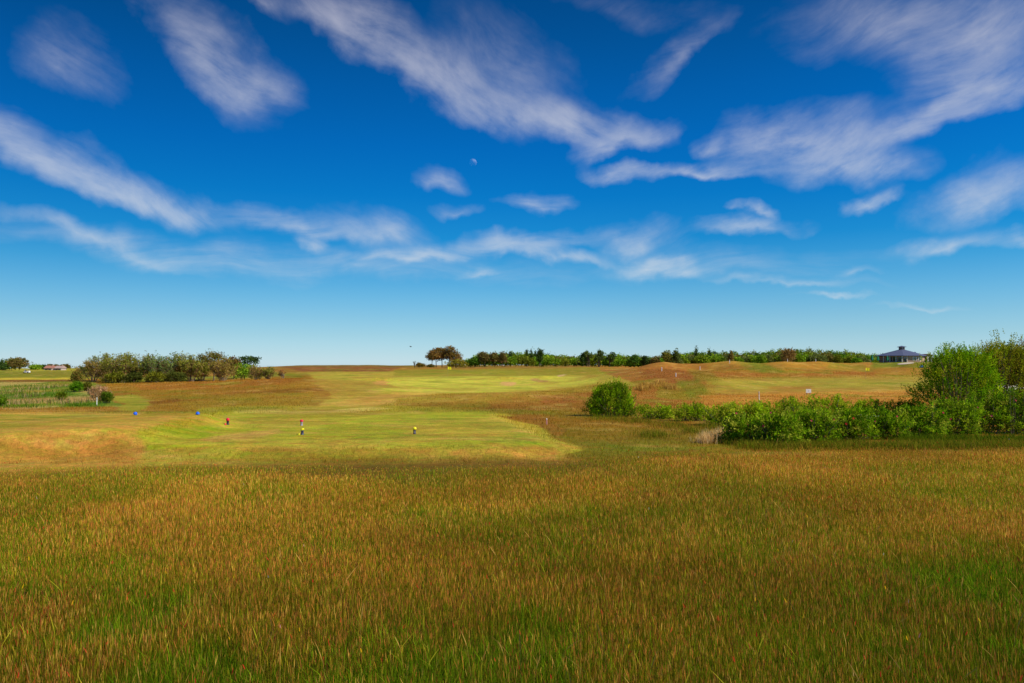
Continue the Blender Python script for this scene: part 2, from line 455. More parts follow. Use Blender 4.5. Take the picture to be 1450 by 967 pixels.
# ------------------------------------------------------------------ ground sheet
def build_ground():
    ang = np.concatenate([np.radians(np.arange(-178, -38, 4)), np.radians(np.arange(-38, 38, .13)), np.radians(np.arange(38, 180, 4))])
    k1 = 3 * 1128 / np.arange(800, 134, -4.0)
    k2 = 3 * 1128 / np.arange(134, 60, -.7)
    k3 = 56.4 * (1.0075 ** np.arange(1, 226))
    k4 = k3[-1] * (1.035 ** np.arange(1, 100))
    rr = np.concatenate([[.4, 1.2, 2.2, 3.3], k1, k2, k3, k4])
    A, R = np.meshgrid(ang, rr)
    X = (R * np.sin(A)).ravel(); Y = (R * np.cos(A)).ravel()
    Z = H(X, Y)
    Z = np.where(R.ravel() > 2000, Z - (R.ravel() - 2000) * .004, Z)
    V = np.stack([X, Y, Z], 1)
    na, nr = len(ang), len(rr)
    i, j = np.meshgrid(np.arange(nr - 1), np.arange(na), indexing='ij')
    a = i * na + j; b = i * na + (j + 1) % na; c = (i + 1) * na + (j + 1) % na; d = (i + 1) * na + j
    Fq = np.stack([a, d, c, b], -1).reshape(-1, 4)
    cidx = len(V); V = np.vstack([V, [[0, 0, gz(0, 0)]]])
    j = np.arange(na); Ft = np.stack([np.full(na, cidx), j, (j + 1) % na], 1)
    C = paint(V[:, 0], V[:, 1], V[:, 2])
    o = link('ground', mesh_np('ground', V, [Fq, Ft], M_GROUND, C, smooth=True))
    tag(o, None, None, kind='structure')
build_ground()

# ------------------------------------------------------------------ grass
def strips(P, h, w, az, lean, leanaz, prof, colrows, curve=1.6):
    """P (n,3) feet; prof: list of (t, widthfactor) with last a tip; colrows (n,rows,3)"""
    n = len(P); rows = len(prof)
    t = np.array([p[0] for p in prof]); wf = np.array([p[1] for p in prof])
    side = np.stack([np.cos(az), np.sin(az), np.zeros(n)], 1)
    ld = np.stack([np.cos(leanaz), np.sin(leanaz), np.zeros(n)], 1)
    V = []; C = []
    for r in range(rows):
        up = h * t[r] * (1 - .25 * lean * t[r])
        c = P + ld * (h * lean * t[r] ** curve)[:, None]; c[:, 2] += up
        if r < rows - 1:
            V.append(c - side * (w * wf[r] * .5)[:, None]); V.append(c + side * (w * wf[r] * .5)[:, None])
            C += [colrows[:, r], colrows[:, r]]
        else:
            V.append(c); C.append(colrows[:, r])
    k = 2 * (rows - 1) + 1
    V = np.stack(V, 1).reshape(-1, 3); C = np.stack(C, 1).reshape(-1, 3)
    b = np.arange(n) * k
    quads = [np.stack([b + 2 * r, b + 2 * r + 1, b + 2 * r + 3, b + 2 * r + 2], 1) for r in range(rows - 2)]
    q = np.concatenate(quads) if quads else np.zeros((0, 4), int)
    tr = np.stack([b + k - 3, b + k - 2, b + k - 1], 1)
    return V, q, tr, C

def merge(parts):
    V = []; Q = []; T = []; C = []; o = 0
    for v, q, t, c in parts:
        V.append(v); Q.append(q + o); T.append(t + o); C.append(c); o += len(v)
    return np.concatenate(V), [np.concatenate(Q), np.concatenate(T)], np.concatenate(C)

def edge_y(px):
    return np.interp(px, [0, 200, 500, 780, 860, 1040, 1450], [22.3, 22.6, 22.8, 23.4, 25.5, 28.0, 29.0])

def scatter(n, y0, y1, p=1.2, s0=-.72, s1=.72):
    # denser near the viewer's path, thinner further off
    u = rng.random(n)
    e = 2 - p
    R = (y0 ** e + u * (y1 ** e - y0 ** e)) ** (1 / e)
    s = s0 + (s1 - s0) * rng.random(n)
    return s * (R + 3.5), R

PB = [(0, 1), (.55, .8), (1, 0)]                       # leaf blade
PS = [(0, .45), (.70, .4), (.80, 1.35), (.92, 1.0), (1, 0)]   # stem with seed head

def green_w(X, Y):
    """where the meadow is greener; the right term also paints in a shadow band"""
    g = sm(.44, .58, fbm(X / 2.6, Y / 3.6, 81))
    g2 = fbm(X / 1.0, Y / 1.3, 83)
    px, py, d = project(X, Y, np.zeros_like(X))
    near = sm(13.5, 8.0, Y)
    right = sm(.5, 4.5, X) * sm(12.5, 10.0, Y)  # greener grass here, also standing in for a shadow band
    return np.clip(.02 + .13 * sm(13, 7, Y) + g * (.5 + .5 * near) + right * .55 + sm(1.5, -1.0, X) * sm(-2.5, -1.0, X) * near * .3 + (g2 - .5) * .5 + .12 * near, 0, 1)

def tone(X, Y):
    t = .88 + .26 * sm(.38, .62, fbm(X / 5.5, Y / 3.2, 131))  # shade bands across the meadow, put into the blade colour
    return t[:, None]

def meadow():
    parts = []
    def masked(n, y0, y1, p):
        X, Y = scatter(n, y0, y1, p)
        px = 725 + F * X / Y
        ed = edge_y(px) + 1.2 + (fbm(X / 2.5, Y / 2.5, 121) - .5) * 5
        k = (Y < ed) & (rng.random(n) < .22 + .78 * sm(0, 6, ed - Y))
        return X[k], Y[k]
    def taper(X, Y):
        ed = edge_y(725 + F * X / Y) + 1.2 + (fbm(X / 2.5, Y / 2.5, 121) - .5) * 5
        return .42 + .58 * sm(0, 6.5, ed - Y)
    # leaf blades
    X, Y = masked(720000, 4.6, 33, 1.2); n = len(X)
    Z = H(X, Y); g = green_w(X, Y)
    lush = fbm(X / 1.6, Y / 1.6, 91)
    h = (.12 + .19 * rng.random(n)) * (.5 + .9 * lush) * taper(X, Y)
    w = (.0020 + .0028 * rng.random(n) ** 2) * (1 + Y / 19)
    dark = lin((58, 92, 10)); bright = lin((122, 150, 20)); olive = lin((124, 104, 20)); rust = lin((164, 106, 28)); straw = lin((205, 165, 70))
    u = rng.random(n)[:, None]
    green = dark * (1 - u) + bright * u
    u2 = rng.random(n)[:, None]
    dry = olive * (1 - u2) + rust * u2
    dry = dry * (.8 + .5 * fbm(X / 7, Y / 4, 87))[:, None]
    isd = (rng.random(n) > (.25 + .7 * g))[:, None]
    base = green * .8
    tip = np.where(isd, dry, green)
    st = (rng.random(n) < .05)[:, None]; tip = np.where(st, straw, tip)
    v = MK * (.74 + .46 * rng.random(n))[:, None] * tone(X, Y) * (.84 + .34 * sm(7, 20, Y))[:, None]
    cr = np.stack([base * v, (base * .4 + tip * .6) * v, tip * v], 1)
    parts.append(strips(np.stack([X, Y, Z], 1), h, w, rng.random(n) * 6.283, .06 + .36 * rng.random(n) ** 1.5, rng.random(n) * 6.283, PB, cr))
    # flowering stems
    X, Y = masked(600000, 4.6, 33, 1.1)
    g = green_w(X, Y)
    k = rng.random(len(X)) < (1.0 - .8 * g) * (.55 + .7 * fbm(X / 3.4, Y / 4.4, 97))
    X, Y, g = X[k], Y[k], g[k]; n = len(X)
    Z = H(X, Y)
    h = (.18 + .22 * rng.random(n)) * (.55 + .8 * fbm(X / 2.2, Y / 2.2, 93)) * taper(X, Y)
    w = (.0016 + .0021 * rng.random(n) ** 1.5) * (1 + Y / 24)
    c1 = lin((184, 116, 50)); c2 = lin((158, 94, 48)); c3 = lin((208, 164, 72)); c4 = lin((156, 144, 30)); c5 = lin((180, 66, 40))
    cs = np.stack([c1, c2, c3, c4, c5])
    patch = fbm(X / 5, Y / 6, 99)
    r = rng.random(n) + (patch - .5) * .7
    idx = np.select([r < .30, r < .50, r < .74, r < .975], [0, 1, 3, 2], 4)
    head = cs[idx]
    stem = lin((132, 116, 26)) * (1 - .4 * rng.random(n))[:, None] + lin((60, 90, 10)) * .2
    v = MK * (.74 + .46 * rng.random(n))[:, None] * tone(X, Y) * (.84 + .34 * sm(7, 20, Y))[:, None]
    cr = np.stack([stem * .8 * v, stem * v, head * v, head * v, head * v], 1)
    wind = rng.random(n) * 6.283
    parts.append(strips(np.stack([X, Y, Z], 1), h, w, rng.random(n) * 6.283, .03 + .22 * rng.random(n) ** 2, wind, PS, cr, 2.2))
    # long pale single stalks
    X, Y = masked(1700, 5.6, 28, 1.2); n = len(X); Z = H(X, Y)
    h = .42 + .3 * rng.random(n); w = (.0035 + .002 * rng.random(n)) * (1 + Y / 20)
    cc = np.where((rng.random(n) < .5)[:, None], lin((200, 160, 80)), lin((170, 165, 40)))
    cr = np.stack([cc * .8] * 2 + [cc] * 3, 1)
    parts.append(strips(np.stack([X, Y, Z], 1), h, w, rng.random(n) * 6.283, .1 + .5 * rng.random(n), rng.random(n) * 6.283, PS, cr, 2.2))
    # little flowers: sorrel red, pink orchid, buttercup, white
    X, Y = masked(2600, 5.6, 30, .9); n = len(X); Z = H(X, Y)
    h = .3 + .16 * rng.random(n); w = (.005 + .005 * rng.random(n)) * (1 + Y / 26)
    pal = np.stack([lin((190, 50, 36)), lin((200, 70, 44)), lin((226, 178, 30)), lin((214, 150, 150)), lin((225, 215, 190))])
    idx = rng.choice(5, n, p=[.46, .34, .19, .007, .003]); hc = pal[idx]
    st = np.tile(lin((120, 110, 26)), (n, 1))
    cr = np.stack([st, st, hc, hc, hc], 1)
    parts.append(strips(np.stack([X, Y, Z], 1), h, w, rng.random(n) * 6.283, .1 + .2 * rng.random(n), rng.random(n) * 6.283,
                        [(0, .2), (.84, .2), (.88, 1), (.95, .9), (1, 0)], cr, 2))
    # broad leaved tufts, brighter green
    cx, cy = masked(900, 5.4, 19, 1.2)
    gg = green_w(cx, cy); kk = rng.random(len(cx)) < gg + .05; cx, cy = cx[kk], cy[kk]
    rep = 34; X = np.repeat(cx, rep) + rng.normal(0, .12, len(cx) * rep); Y = np.repeat(cy, rep) + rng.normal(0, .12, len(cx) * rep)
    n = len(X); Z = H(X, Y)
    u = rng.random(n)[:, None]; cc = (lin((66, 116, 12)) * (1 - u) + lin((140, 172, 26)) * u)
    cr = np.stack([cc * .8, cc, cc * 1.05], 1)
    parts.append(strips(np.stack([X, Y, Z], 1), .16 + .22 * rng.random(n), .006 + .006 * rng.random(n), rng.random(n) * 6.283, .2 + .6 * rng.random(n), rng.random(n) * 6.283, PB, cr))
    V, FF, C = merge(parts)
    o = link('meadow_grass', mesh_np('meadow_grass', V, FF, M_GRASS, C))
    tag(o, 'tall rust brown and green meadow grass with seed heads filling the foreground', 'grass', kind='stuff')
meadow()

SMOOTH = [  # mown turf, kept short (photo outlines of the tees and fairways)
    [(-400, 584), (292, 584), (288, 592), (180, 611), (0, 619), (-400, 623)],
    [(225, 636), (210, 626), (285, 596), (330, 583), (690, 583), (790, 634), (640, 632)],
    [(410, 588), (520, 580), (570, 565), (640, 556), (720, 560), (850, 545), (905, 540), (905, 524), (436, 524), (450, 560)],
    [(1010, 536), (1500, 530), (1500, 556), (1010, 558)],
    [(-400, 519), (130, 519), (135, 540), (-400, 541)],
    [(150, 560), (215, 560), (216, 576), (190, 583), (160, 580)],
]
def rough():
    n = 330000
    X, Y = scatter(n, 25, 175, 1.05, -.70, .70)
    Z = H(X, Y)
    px, py, d = project(X, Y, Z)
    k = Y > edge_y(px) - 2.5
    jx = px + rng.normal(0, 1, n) * 5; jy = py + rng.normal(0, 1, n) * 1.6
    for poly in SMOOTH:
        k &= ~((polyd(jx, jy, poly) > 0))
    X, Y, Z, px, py = X[k], Y[k], Z[k], px[k], py[k]; n = len(X)
    C = paint(X, Y, Z)
    bank = (py > 606) & (px < 830) & (Y < 32)
    hgt = np.where(bank, .07 + .08 * rng.random(n), .06 + .13 * rng.random(n))
    hgt *= (.6 + .8 * fbm(X / 4, Y / 4, 103))
    w = (.009 + .010 * rng.random(n)) * (Y / 30) ** .8
    v = (.95 + .6 * rng.random(n))[:, None]
    j = rng.random((n, 3)) * .2 + .9
    tip = C * v * j
    v = v * 1.12; tip = C * v * j
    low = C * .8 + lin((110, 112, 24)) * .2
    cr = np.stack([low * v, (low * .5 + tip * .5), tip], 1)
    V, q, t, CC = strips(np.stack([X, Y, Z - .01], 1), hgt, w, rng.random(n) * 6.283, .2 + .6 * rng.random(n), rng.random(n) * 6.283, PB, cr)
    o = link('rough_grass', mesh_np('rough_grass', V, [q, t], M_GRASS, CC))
    tag(o, 'brown unmown rough grass covering the banks and dunes behind the meadow', 'grass', kind='stuff')
rough()

def patch(name, label, blobs, n, h0, h1, cols, wd=.02, lean=.3):
    """a patch of tall stalks; blobs = (px, py, rpx, depth m)"""
    parts = []
    for px, py, rp, dep in blobs:
        x, y, z = at(px, py); m = int(n)
        rx = rp / F * y
        X = x + rng.normal(0, rx * .5, m); Y = y + rng.normal(0, dep * .5, m); Z = H(X, Y)
        c0 = np.stack([lin(c) for c in cols])[rng.choice(len(cols), m)] * (.7 + .6 * rng.random(m))[:, None]
        cr = np.stack([c0 * .8, c0 * .95, c0], 1)
        fall = np.exp(-((X - x) / rx) ** 2 * .6)
        parts.append(strips(np.stack([X, Y, Z], 1), (h0 + (h1 - h0) * rng.random(m)) * (.5 + .5 * fall), wd * (.6 + .8 * rng.random(m)) * max(1, y / 45), rng.random(m) * 6.283,
                            .1 + lean * rng.random(m), rng.random(m) * 6.283, PB, cr))
    V, FF, C = merge(parts)
    o = link(name, mesh_np(name, V, FF, M_GRASS, C))
    return tag(o, label, 'grass', kind='stuff')

patch('hedge_grass', 'lush green grass along the foot of the rose hedge and round bush',
      [(x, 634 - (0 if x > 1060 else 6), 26, 1.2) for x in range(1040, 1480, 22)] + [(860, 594, 40, 2), (900, 598, 34, 1.6), (950, 604, 30, 2), (980, 612, 26, 2), (1010, 606, 20, 2), (925, 618, 30, 1.5)],
      760, .12, .42, [(98, 118, 20), (128, 142, 26), (156, 150, 40), (84, 104, 20), (160, 130, 50)], .011, .6)
patch('hedge_grass', 'low green grass in the shade under the tall right part of the rose hedge', [(x, 624, 24, 1.0) for x in range(1280, 1490, 20)], 500, .15, .4, [(88, 116, 18), (120, 140, 26), (70, 92, 18)], .011, .5)
patch('dry_reeds', 'pale straw coloured dry reeds in front of the rose hedge', [(1012, 624, 20, .8), (1030, 618, 16, .8), (1000, 627, 14, .6)],
      420, .25, .6, [(240, 200, 130), (222, 174, 100), (248, 222, 165)], .013)
patch('marram_grass', 'pale yellow marram grass tufts on the slope behind the round bush', [(918, 548, 12, 3), (935, 546, 12, 3), (908, 552, 8, 2), (950, 550, 8, 2)],
      420, .3, .8, [(226, 186, 96), (205, 150, 70), (190, 160, 60)], .02)
patch('marsh_reeds', 'pale reeds and green sedge in the wet hollow at far left',
      [(47, 551, 9, 6), (75, 549, 10, 6), (20, 556, 14, 5), (15, 573, 18, 3), (60, 570, 22, 3), (100, 571, 20, 3), (40, 562, 10, 4)],
      200, .2, .7, [(206, 176, 130), (190, 160, 100), (120, 140, 40), (92, 128, 34), (176, 140, 96)], .02)
patch('marsh_sedge', 'bright green sedge bands in the wet hollow at far left', [(25, 559, 26, 3), (70, 560, 24, 3), (30, 547, 18, 5), (100, 553, 14, 4), (110, 575, 24, 2), (30, 577, 24, 2)],
      240, .15, .4, [(80, 124, 26), (110, 145, 34), (64, 100, 24)], .02)

# ------------------------------------------------------------------ foliage
def leaves_mesh(C, Nrm, size, cols, asp=.55):
    """rhombic leaves; C centres, Nrm leaf axis direction"""
    n = len(C)
    r = rng.normal(size=(n, 3)); r /= np.linalg.norm(r, axis=1)[:, None]
    ax = Nrm / (np.linalg.norm(Nrm, axis=1)[:, None] + 1e-9)
    sd = np.cross(ax, r); sd /= (np.linalg.norm(sd, axis=1)[:, None] + 1e-9)
    L = size[:, None] * .5
    bend = np.cross(ax, sd) * L * .25
    a = C - ax * L; b = C + sd * L * asp * 1.0 + bend; c = C + ax * L; d = C - sd * L * asp * 1.0 + bend
    V = np.stack([a, b, c, d], 1).reshape(-1, 3)
    i = np.arange(n) * 4
    Q = np.stack([i, i + 1, i + 2, i + 3], 1)
    CC = np.repeat(cols, 4, 0)
    return V, Q, CC

def pick(cols, n, var=.3):
    base = np.stack([lin(c) for c in cols])
    a = base[rng.choice(len(cols), n)]; b = base[rng.choice(len(cols), n)]; u = rng.random(n)[:, None]
    return (a * u + b * (1 - u)) * (1 - var + 2 * var * rng.random(n))[:, None]

def blob_pts(blobs, n, zmin=-.35, shell=(.82, 1.08), lump=.22, seed=5):
    vol = np.array([b[3] * b[4] + b[4] * b[5] + b[3] * b[5] for b in blobs]); vol = vol / vol.sum()
    k = rng.choice(len(blobs), n, p=vol)
    d = rng.normal(size=(n, 3)); d /= np.linalg.norm(d, axis=1)[:, None]
    d[:, 2] = np.where(d[:, 2] < zmin, -d[:, 2], d[:, 2])
    B = np.array(blobs)[k]
    rad = shell[0] + (shell[1] - shell[0]) * rng.random(n)
    az = np.arctan2(d[:, 1], d[:, 0]); el = d[:, 2]
    lf = 1 + lump * (vnoise(az * 2.2 + k * 3.1, el * 3.0 + k, seed) - .5) * 2 + lump * .6 * (vnoise(az * 5.5 + k * 7, el * 6 + k, seed + 1) - .5) * 2
    P = B[:, :3] + d * B[:, 3:6] * (rad * lf)[:, None]
    return P, d, k

def shrub(name, label, cat, base, blobs, nshoots, leaf, cols, group=None, shoot=(.25, .5), up=.9, stems=24, stemcol=M_TWIG,
          flowers=None, kpl=10, inner=.35, asp=.55, lump=.22, foliage='foliage', seed=5, zmin=-.35):
    root = empty(name, base, label, cat, group)
    nc = max(8, nshoots // 7)
    Tc, dcl, kc = blob_pts(blobs, nc, shell=(.78, 1.05), lump=lump, seed=seed, zmin=zmin)
    ci = rng.integers(0, nc, nshoots)
    cr_ = .5 * (shoot[0] + shoot[1]) * .42
    T = Tc[ci] + rng.normal(0, 1, (nshoots, 3)) * cr_ * np.array([1, 1, .7]); d = dcl[ci]; k = kc[ci]
    far_out = rng.random(nshoots) < .18
    Tx, dx_, kx = blob_pts(blobs, nshoots, shell=(.6, 1.0), lump=lump, seed=seed, zmin=zmin)
    T[far_out] = Tx[far_out]; d[far_out] = dx_[far_out]; k[far_out] = kx[far_out]
    dirs = d * .6 + np.array([0, 0, up]) + rng.normal(0, .28, d.shape); dirs /= np.linalg.norm(dirs, axis=1)[:, None]
    L = shoot[0] + (shoot[1] - shoot[0]) * rng.random(nshoots)
    tt = np.tile(np.linspace(0, 1, kpl), (nshoots, 1))
    P = T[:, None, :] - dirs[:, None, :] * (L[:, None] * (1 - tt))[..., None]
    spread = rng.normal(size=P.shape); spread /= np.linalg.norm(spread, axis=2)[..., None]
    rr = leaf * .75 * (1.1 - .6 * tt)[..., None]
    P = P + spread * rr
    axs = spread * .8 + dirs[:, None, :] * .7 + np.array([0, 0, .1])
    P = P.reshape(-1, 3); axs = axs.reshape(-1, 3)
    keep = P[:, 2] > .03
    P, axs = P[keep], axs[keep]
    sc = np.repeat(.75 + .5 * rng.random(nshoots), kpl)[keep]
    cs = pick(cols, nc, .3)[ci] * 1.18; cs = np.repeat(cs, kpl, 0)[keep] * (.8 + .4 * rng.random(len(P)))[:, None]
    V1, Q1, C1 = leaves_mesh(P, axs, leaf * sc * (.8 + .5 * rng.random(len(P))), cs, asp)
    # sparser leaves inside
    ni = int(len(P) * inner)
    P2, d2, _ = blob_pts(blobs, ni, zmin=-.9, shell=(.3, .85), lump=lump, seed=seed)
    kk = P2[:, 2] > .05; P2, d2 = P2[kk], d2[kk]
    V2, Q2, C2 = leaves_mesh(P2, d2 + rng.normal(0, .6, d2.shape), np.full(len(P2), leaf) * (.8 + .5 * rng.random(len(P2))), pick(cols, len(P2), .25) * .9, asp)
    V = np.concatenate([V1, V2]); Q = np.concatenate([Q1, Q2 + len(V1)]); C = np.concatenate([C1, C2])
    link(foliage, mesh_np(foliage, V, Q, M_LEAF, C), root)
    mb = MB()
    for i in range(stems):
        j = rng.integers(nshoots); t = T[j] - dirs[j] * L[j] * .6
        b = np.array([t[0] * .35 + rng.normal(0, .08), t[1] * .35 + rng.normal(0, .08), -.05])
        bl = blobs[k[j]]
        b[0] = b[0] * .5 + bl[0] * .5; b[1] = b[1] * .5 + bl[1] * .5
        m = (b + t) / 2 + np.array([*rng.normal(0, .08, 2), .1 * t[2]])
        r0 = .02 + .012 * t[2] * rng.random()
        mb.tube([b, m, t], [r0, r0 * .7, .006], 5)
    mb.build('stems', stemcol, root)
    if flowers:
        fc, nf, fs = flowers
        for i in range(nf):
            Pf, df, _ = blob_pts(blobs, 1, zmin=0.0, shell=(1.03, 1.06), lump=lump, seed=seed)
            df[0][1] = -abs(df[0][1]) ; Pf[0][1] = -abs(Pf[0][1] - blobs[0][1]) + blobs[0][1]
            Pf[0][1] -= .08
            mbf = MB(); nrm = Vector((df[0][0], df[0][1] - .7, abs(df[0][2]) + .3)).normalized()
            q = Vector((0, 0, 1)).rotation_difference(nrm).to_matrix()
            for a in range(5):
                w = a * 2 * math.pi / 5 + .3
                p0 = q @ Vector((0, 0, 0)); pl = q @ Vector((math.cos(w - .5) * fs * .7, math.sin(w - .5) * fs * .7, fs * .3))
                pr = q @ Vector((math.cos(w + .5) * fs * .7, math.sin(w + .5) * fs * .7, fs * .3)); pt = q @ Vector((math.cos(w) * fs, math.sin(w) * fs, fs * .45))
                mbf.add([p0, pl, pt, pr], [(0, 1, 2, 3)], tuple(lin(fc[i % len(fc)])))
            o = mbf.build('flower', M_LEAF, root); o.location = Pf[0]
    return root

GRN_ = [(112, 158, 20), (84, 128, 14), (140, 172, 30), (66, 104, 18)]
ROSE = [(134, 170, 22), (98, 140, 16), (160, 184, 34), (172, 176, 60), (84, 124, 16)]
PINK = [(214, 40, 96), (222, 62, 110), (190, 40, 120)]

# round bush
x, y, z = at(868, 591)
shrub('round_bush', 'dense round bright green bush standing alone in the rough, centre right', 'bush', (x, y + 1.0, gz(x, y + 1.0)),
      [(0, 0, 1.0, 1.3, 1.2, 1.05), (-.8, .1, .85, .75, .75, .85), (.75, .1, .95, .8, .75, .95), (.1, 0, 1.8, .8, .7, .6), (-.45, 0, 1.5, .7, .65, .6), (.6, 0, 1.6, .6, .6, .55), (1.05, 0, .55, .5, .55, .6), (-.9, -.1, .4, .6, .5, .5)],
      1900, .08, [(134, 178, 14), (100, 142, 12), (160, 192, 24), (124, 136, 30), (86, 116, 20)], shoot=(.2, .45), up=.9, stems=70, kpl=10, inner=.22, zmin=-.95, lump=.3, seed=21)

# rose hedge: separate bushes, ordered from the tan reeds to the right edge
def hb(px, py, w, h, label, cols=ROSE, fl=None, n=620, leaf=.078, seed=1, depth=1.0, kinds='rose_bush', cat='bush'):
    x, y, z = at(px, py)
    yy = y + depth * .7
    r = w / F * yy * .5
    hh = h / F * yy
    bl = [(0, 0, hh * .42, r * .95, depth * .75, hh * .55), (-r * .5, .1, hh * .45, r * .65, depth * .6, hh * .5), (r * .5, -.1, hh * .43, r * .65, depth * .6, hh * .5),
          (rng.normal(0, .2) * r, .1, hh * .62, r * .5, depth * .5, hh * .36)]
    return shrub(kinds, label, cat, (x, yy, gz(x, yy)), bl, n, leaf, cols, 'rugosa rose bushes along the hedge', shoot=(.13, .30), up=.55, stems=34, kpl=9, inner=.3,
                 flowers=fl, lump=.34, seed=seed, zmin=-.95)

hb(1062, 630, 62, 42, 'low dark green rose bush at the left end of the hedge beside the dry reeds', fl=(PINK, 2, .05), seed=2, n=620)
hb(1110, 633, 62, 50, 'rose bush with a shadowy hollow, second from the left end of the hedge front', fl=(PINK, 2, .05), seed=3, n=700)
hb(1160, 631, 66, 55, 'leafy rose bush with small pink blooms in the middle left of the hedge front', fl=(PINK, 2, .05), seed=4, n=760)
hb(1213, 627, 66, 50, 'rose bush beneath the white blossoms, left of the red bloom', fl=([(224, 40, 60)], 2, .055), seed=5, n=760)
hb(1265, 624, 64, 46, 'rose bush with bare brown stems showing at its foot, left of the big willow', fl=(PINK, 2, .05), seed=6, n=760)
hb(1316, 622, 66, 48, 'rose bush directly below the left side of the big willow', fl=(PINK, 1, .05), seed=7, n=800)
hb(1366, 618, 66, 54, 'tall rose bush with magenta blooms below the middle of the big willow', fl=(PINK, 3, .055), seed=8, n=850)
hb(1415, 616, 66, 62, 'tallest rose bush of the hedge, near the right edge, with scattered blooms', fl=(PINK, 3, .055), seed=9, n=900)
hb(1468, 616, 70, 66, 'rose bush cut by the right edge of the picture', fl=([(230, 40, 70)], 2, .06), seed=10, n=900)
# back row
BACK = [(144, 176, 22), (164, 188, 32), (116, 150, 20), (176, 184, 50)]
hb(935, 594, 52, 22, 'low bright green thicket touching the right side of the round bush', BACK, n=420, seed=31, depth=1.2, kinds='thicket_bush', fl=(PINK, 1, .05))
hb(985, 597, 56, 26, 'low green thicket left of the dry reeds, second from the round bush', BACK, n=460, seed=32, depth=1.2, kinds='thicket_bush')
hb(1035, 604, 58, 34, 'yellow green thicket behind the dry reeds', BACK, n=560, seed=33, depth=1.3, kinds='thicket_bush')
hb(1085, 606, 60, 40, 'shrubby thicket with upright shoots behind the white marker post view', BACK, n=620, seed=34, depth=1.3, kinds='thicket_bush')
hb(1137, 606, 62, 44, 'thicket with the tallest upright shoots, below the white sign', BACK, n=660, seed=35, depth=1.3, kinds='thicket_bush')
hb(1190, 603, 60, 40, 'thicket bush right of the white sign, behind the white blossoms', BACK, n=620, seed=36, depth=1.3, kinds='thicket_bush')
hb(1243, 602, 60, 38, 'thicket bush behind the rose hedge, left of the slender sapling', BACK, n=600, seed=37, depth=1.3, kinds='thicket_bush')
hb(1290, 600, 50, 34, 'dark green thicket bush at the foot of the slender sapling', [(70, 116, 18), (96, 138, 20)], n=520, seed=38, depth=1.3, kinds='thicket_bush')

# big willow scrub
def big(px, py, w, h, label, cols, n, seed, dy=0):
    x, y, z = at(px, py); y += dy; x = wx(px, y)
    r = w / F * y * .5; hh = h / F * y
    bl = [(0, 0, hh * .5, r * .95, r * .8, hh * .47), (-r * .55, .1, hh * .42, r * .5, r * .5, hh * .38), (r * .5, 0, hh * .5, r * .55, r * .5, hh * .4),
          (-r * .15, 0, hh * .78, r * .5, r * .4, hh * .22), (r * .35, 0, hh * .74, r * .45, r * .4, hh * .24)]
    return shrub('willow_bush', label, 'bush', (x, y, gz(x, y)), bl, n, .085, cols, 'large willow bushes at the right edge', shoot=(.28, .6), up=.85, stems=80, kpl=12, inner=.5, lump=.2, seed=seed, asp=.42)
WIL = [(136, 150, 24), (112, 132, 20), (166, 172, 36), (150, 132, 48)]
big(1356, 604, 118, 116, 'large dark green willow bush right of the slender sapling, hiding the clubhouse corner', [(100, 150, 12), (124, 164, 16), (150, 166, 26)], 1700, 41, 1.0)
big(1418, 604, 110, 122, 'tallest yellow green willow bush in front of the brick building', WIL, 1800, 42, 2.2)
big(1475, 602, 90, 84, 'willow bush cut off by the right edge of the picture', WIL, 1300, 43, 2.0)
x, y, z = at(1296, 598)
shrub('sapling', 'slender thin sapling with sparse leaves left of the willow bushes', 'tree', (x, y, z),
      [(0, 0, 1.35, .32, .25, .5), (-.25, 0, 1.0, .25, .2, .3), (.2, 0, 1.75, .2, .2, .25), (.1, 0, .6, .4, .3, .4)], 110, .075, [(120, 140, 30), (100, 124, 28), (150, 156, 50)],
      shoot=(.2, .35), up=.8, stems=14, kpl=7, inner=.02)
# white blossom
def blossom(px, py, dep, label, w, h, n):
    v = ray(px, py); t = dep / v[1]; P = v * t; zt = EYE + P[2]
    g = gz(P[0], dep)
    root = empty('blossom_bush', (P[0], dep, g), label, 'bush', 'white flowering bushes in the hedge')
    hh = zt - g
    pts = rng.normal(0, 1, (n, 3)) * np.array([w * .4, .25, h * .4]) + np.array([0, 0, hh])
    V, Q, C = leaves_mesh(pts, rng.normal(size=(n, 3)), np.full(n, .05), pick([(240, 236, 215), (225, 220, 200)], n, .1), .9)
    link('blossom', mesh_np('blossom', V, Q, M_LEAF, C), root)
    pts = rng.normal(0, 1, (n * 3, 3)) * np.array([w * .5, .3, h * .6]) + np.array([0, .15, hh * .9])
    V, Q, C = leaves_mesh(pts, rng.normal(size=(n * 3, 3)), np.full(n * 3, .07), pick([(70, 105, 26), (95, 130, 30)], n * 3, .2), .6)
    link('foliage', mesh_np('foliage', V, Q, M_LEAF, C), root)
    mb = MB()
    for i in range(5):
        mb.tube([(rng.normal(0, .1), 0, -.05), (rng.normal(0, .1), .05, hh * .5), (rng.normal(0, w * .4), .1, hh)], [.008, .006, .004], 5)
    mb.build('stems', M_TWIG, root)
blossom(1221, 589, 33.2, 'small bush with white blossoms in the middle of the rose hedge', .7, .16, 46)
blossom(1433, 548, 36.0, 'hawthorn with white blossoms against the willow near the right edge', .5, .16, 46)

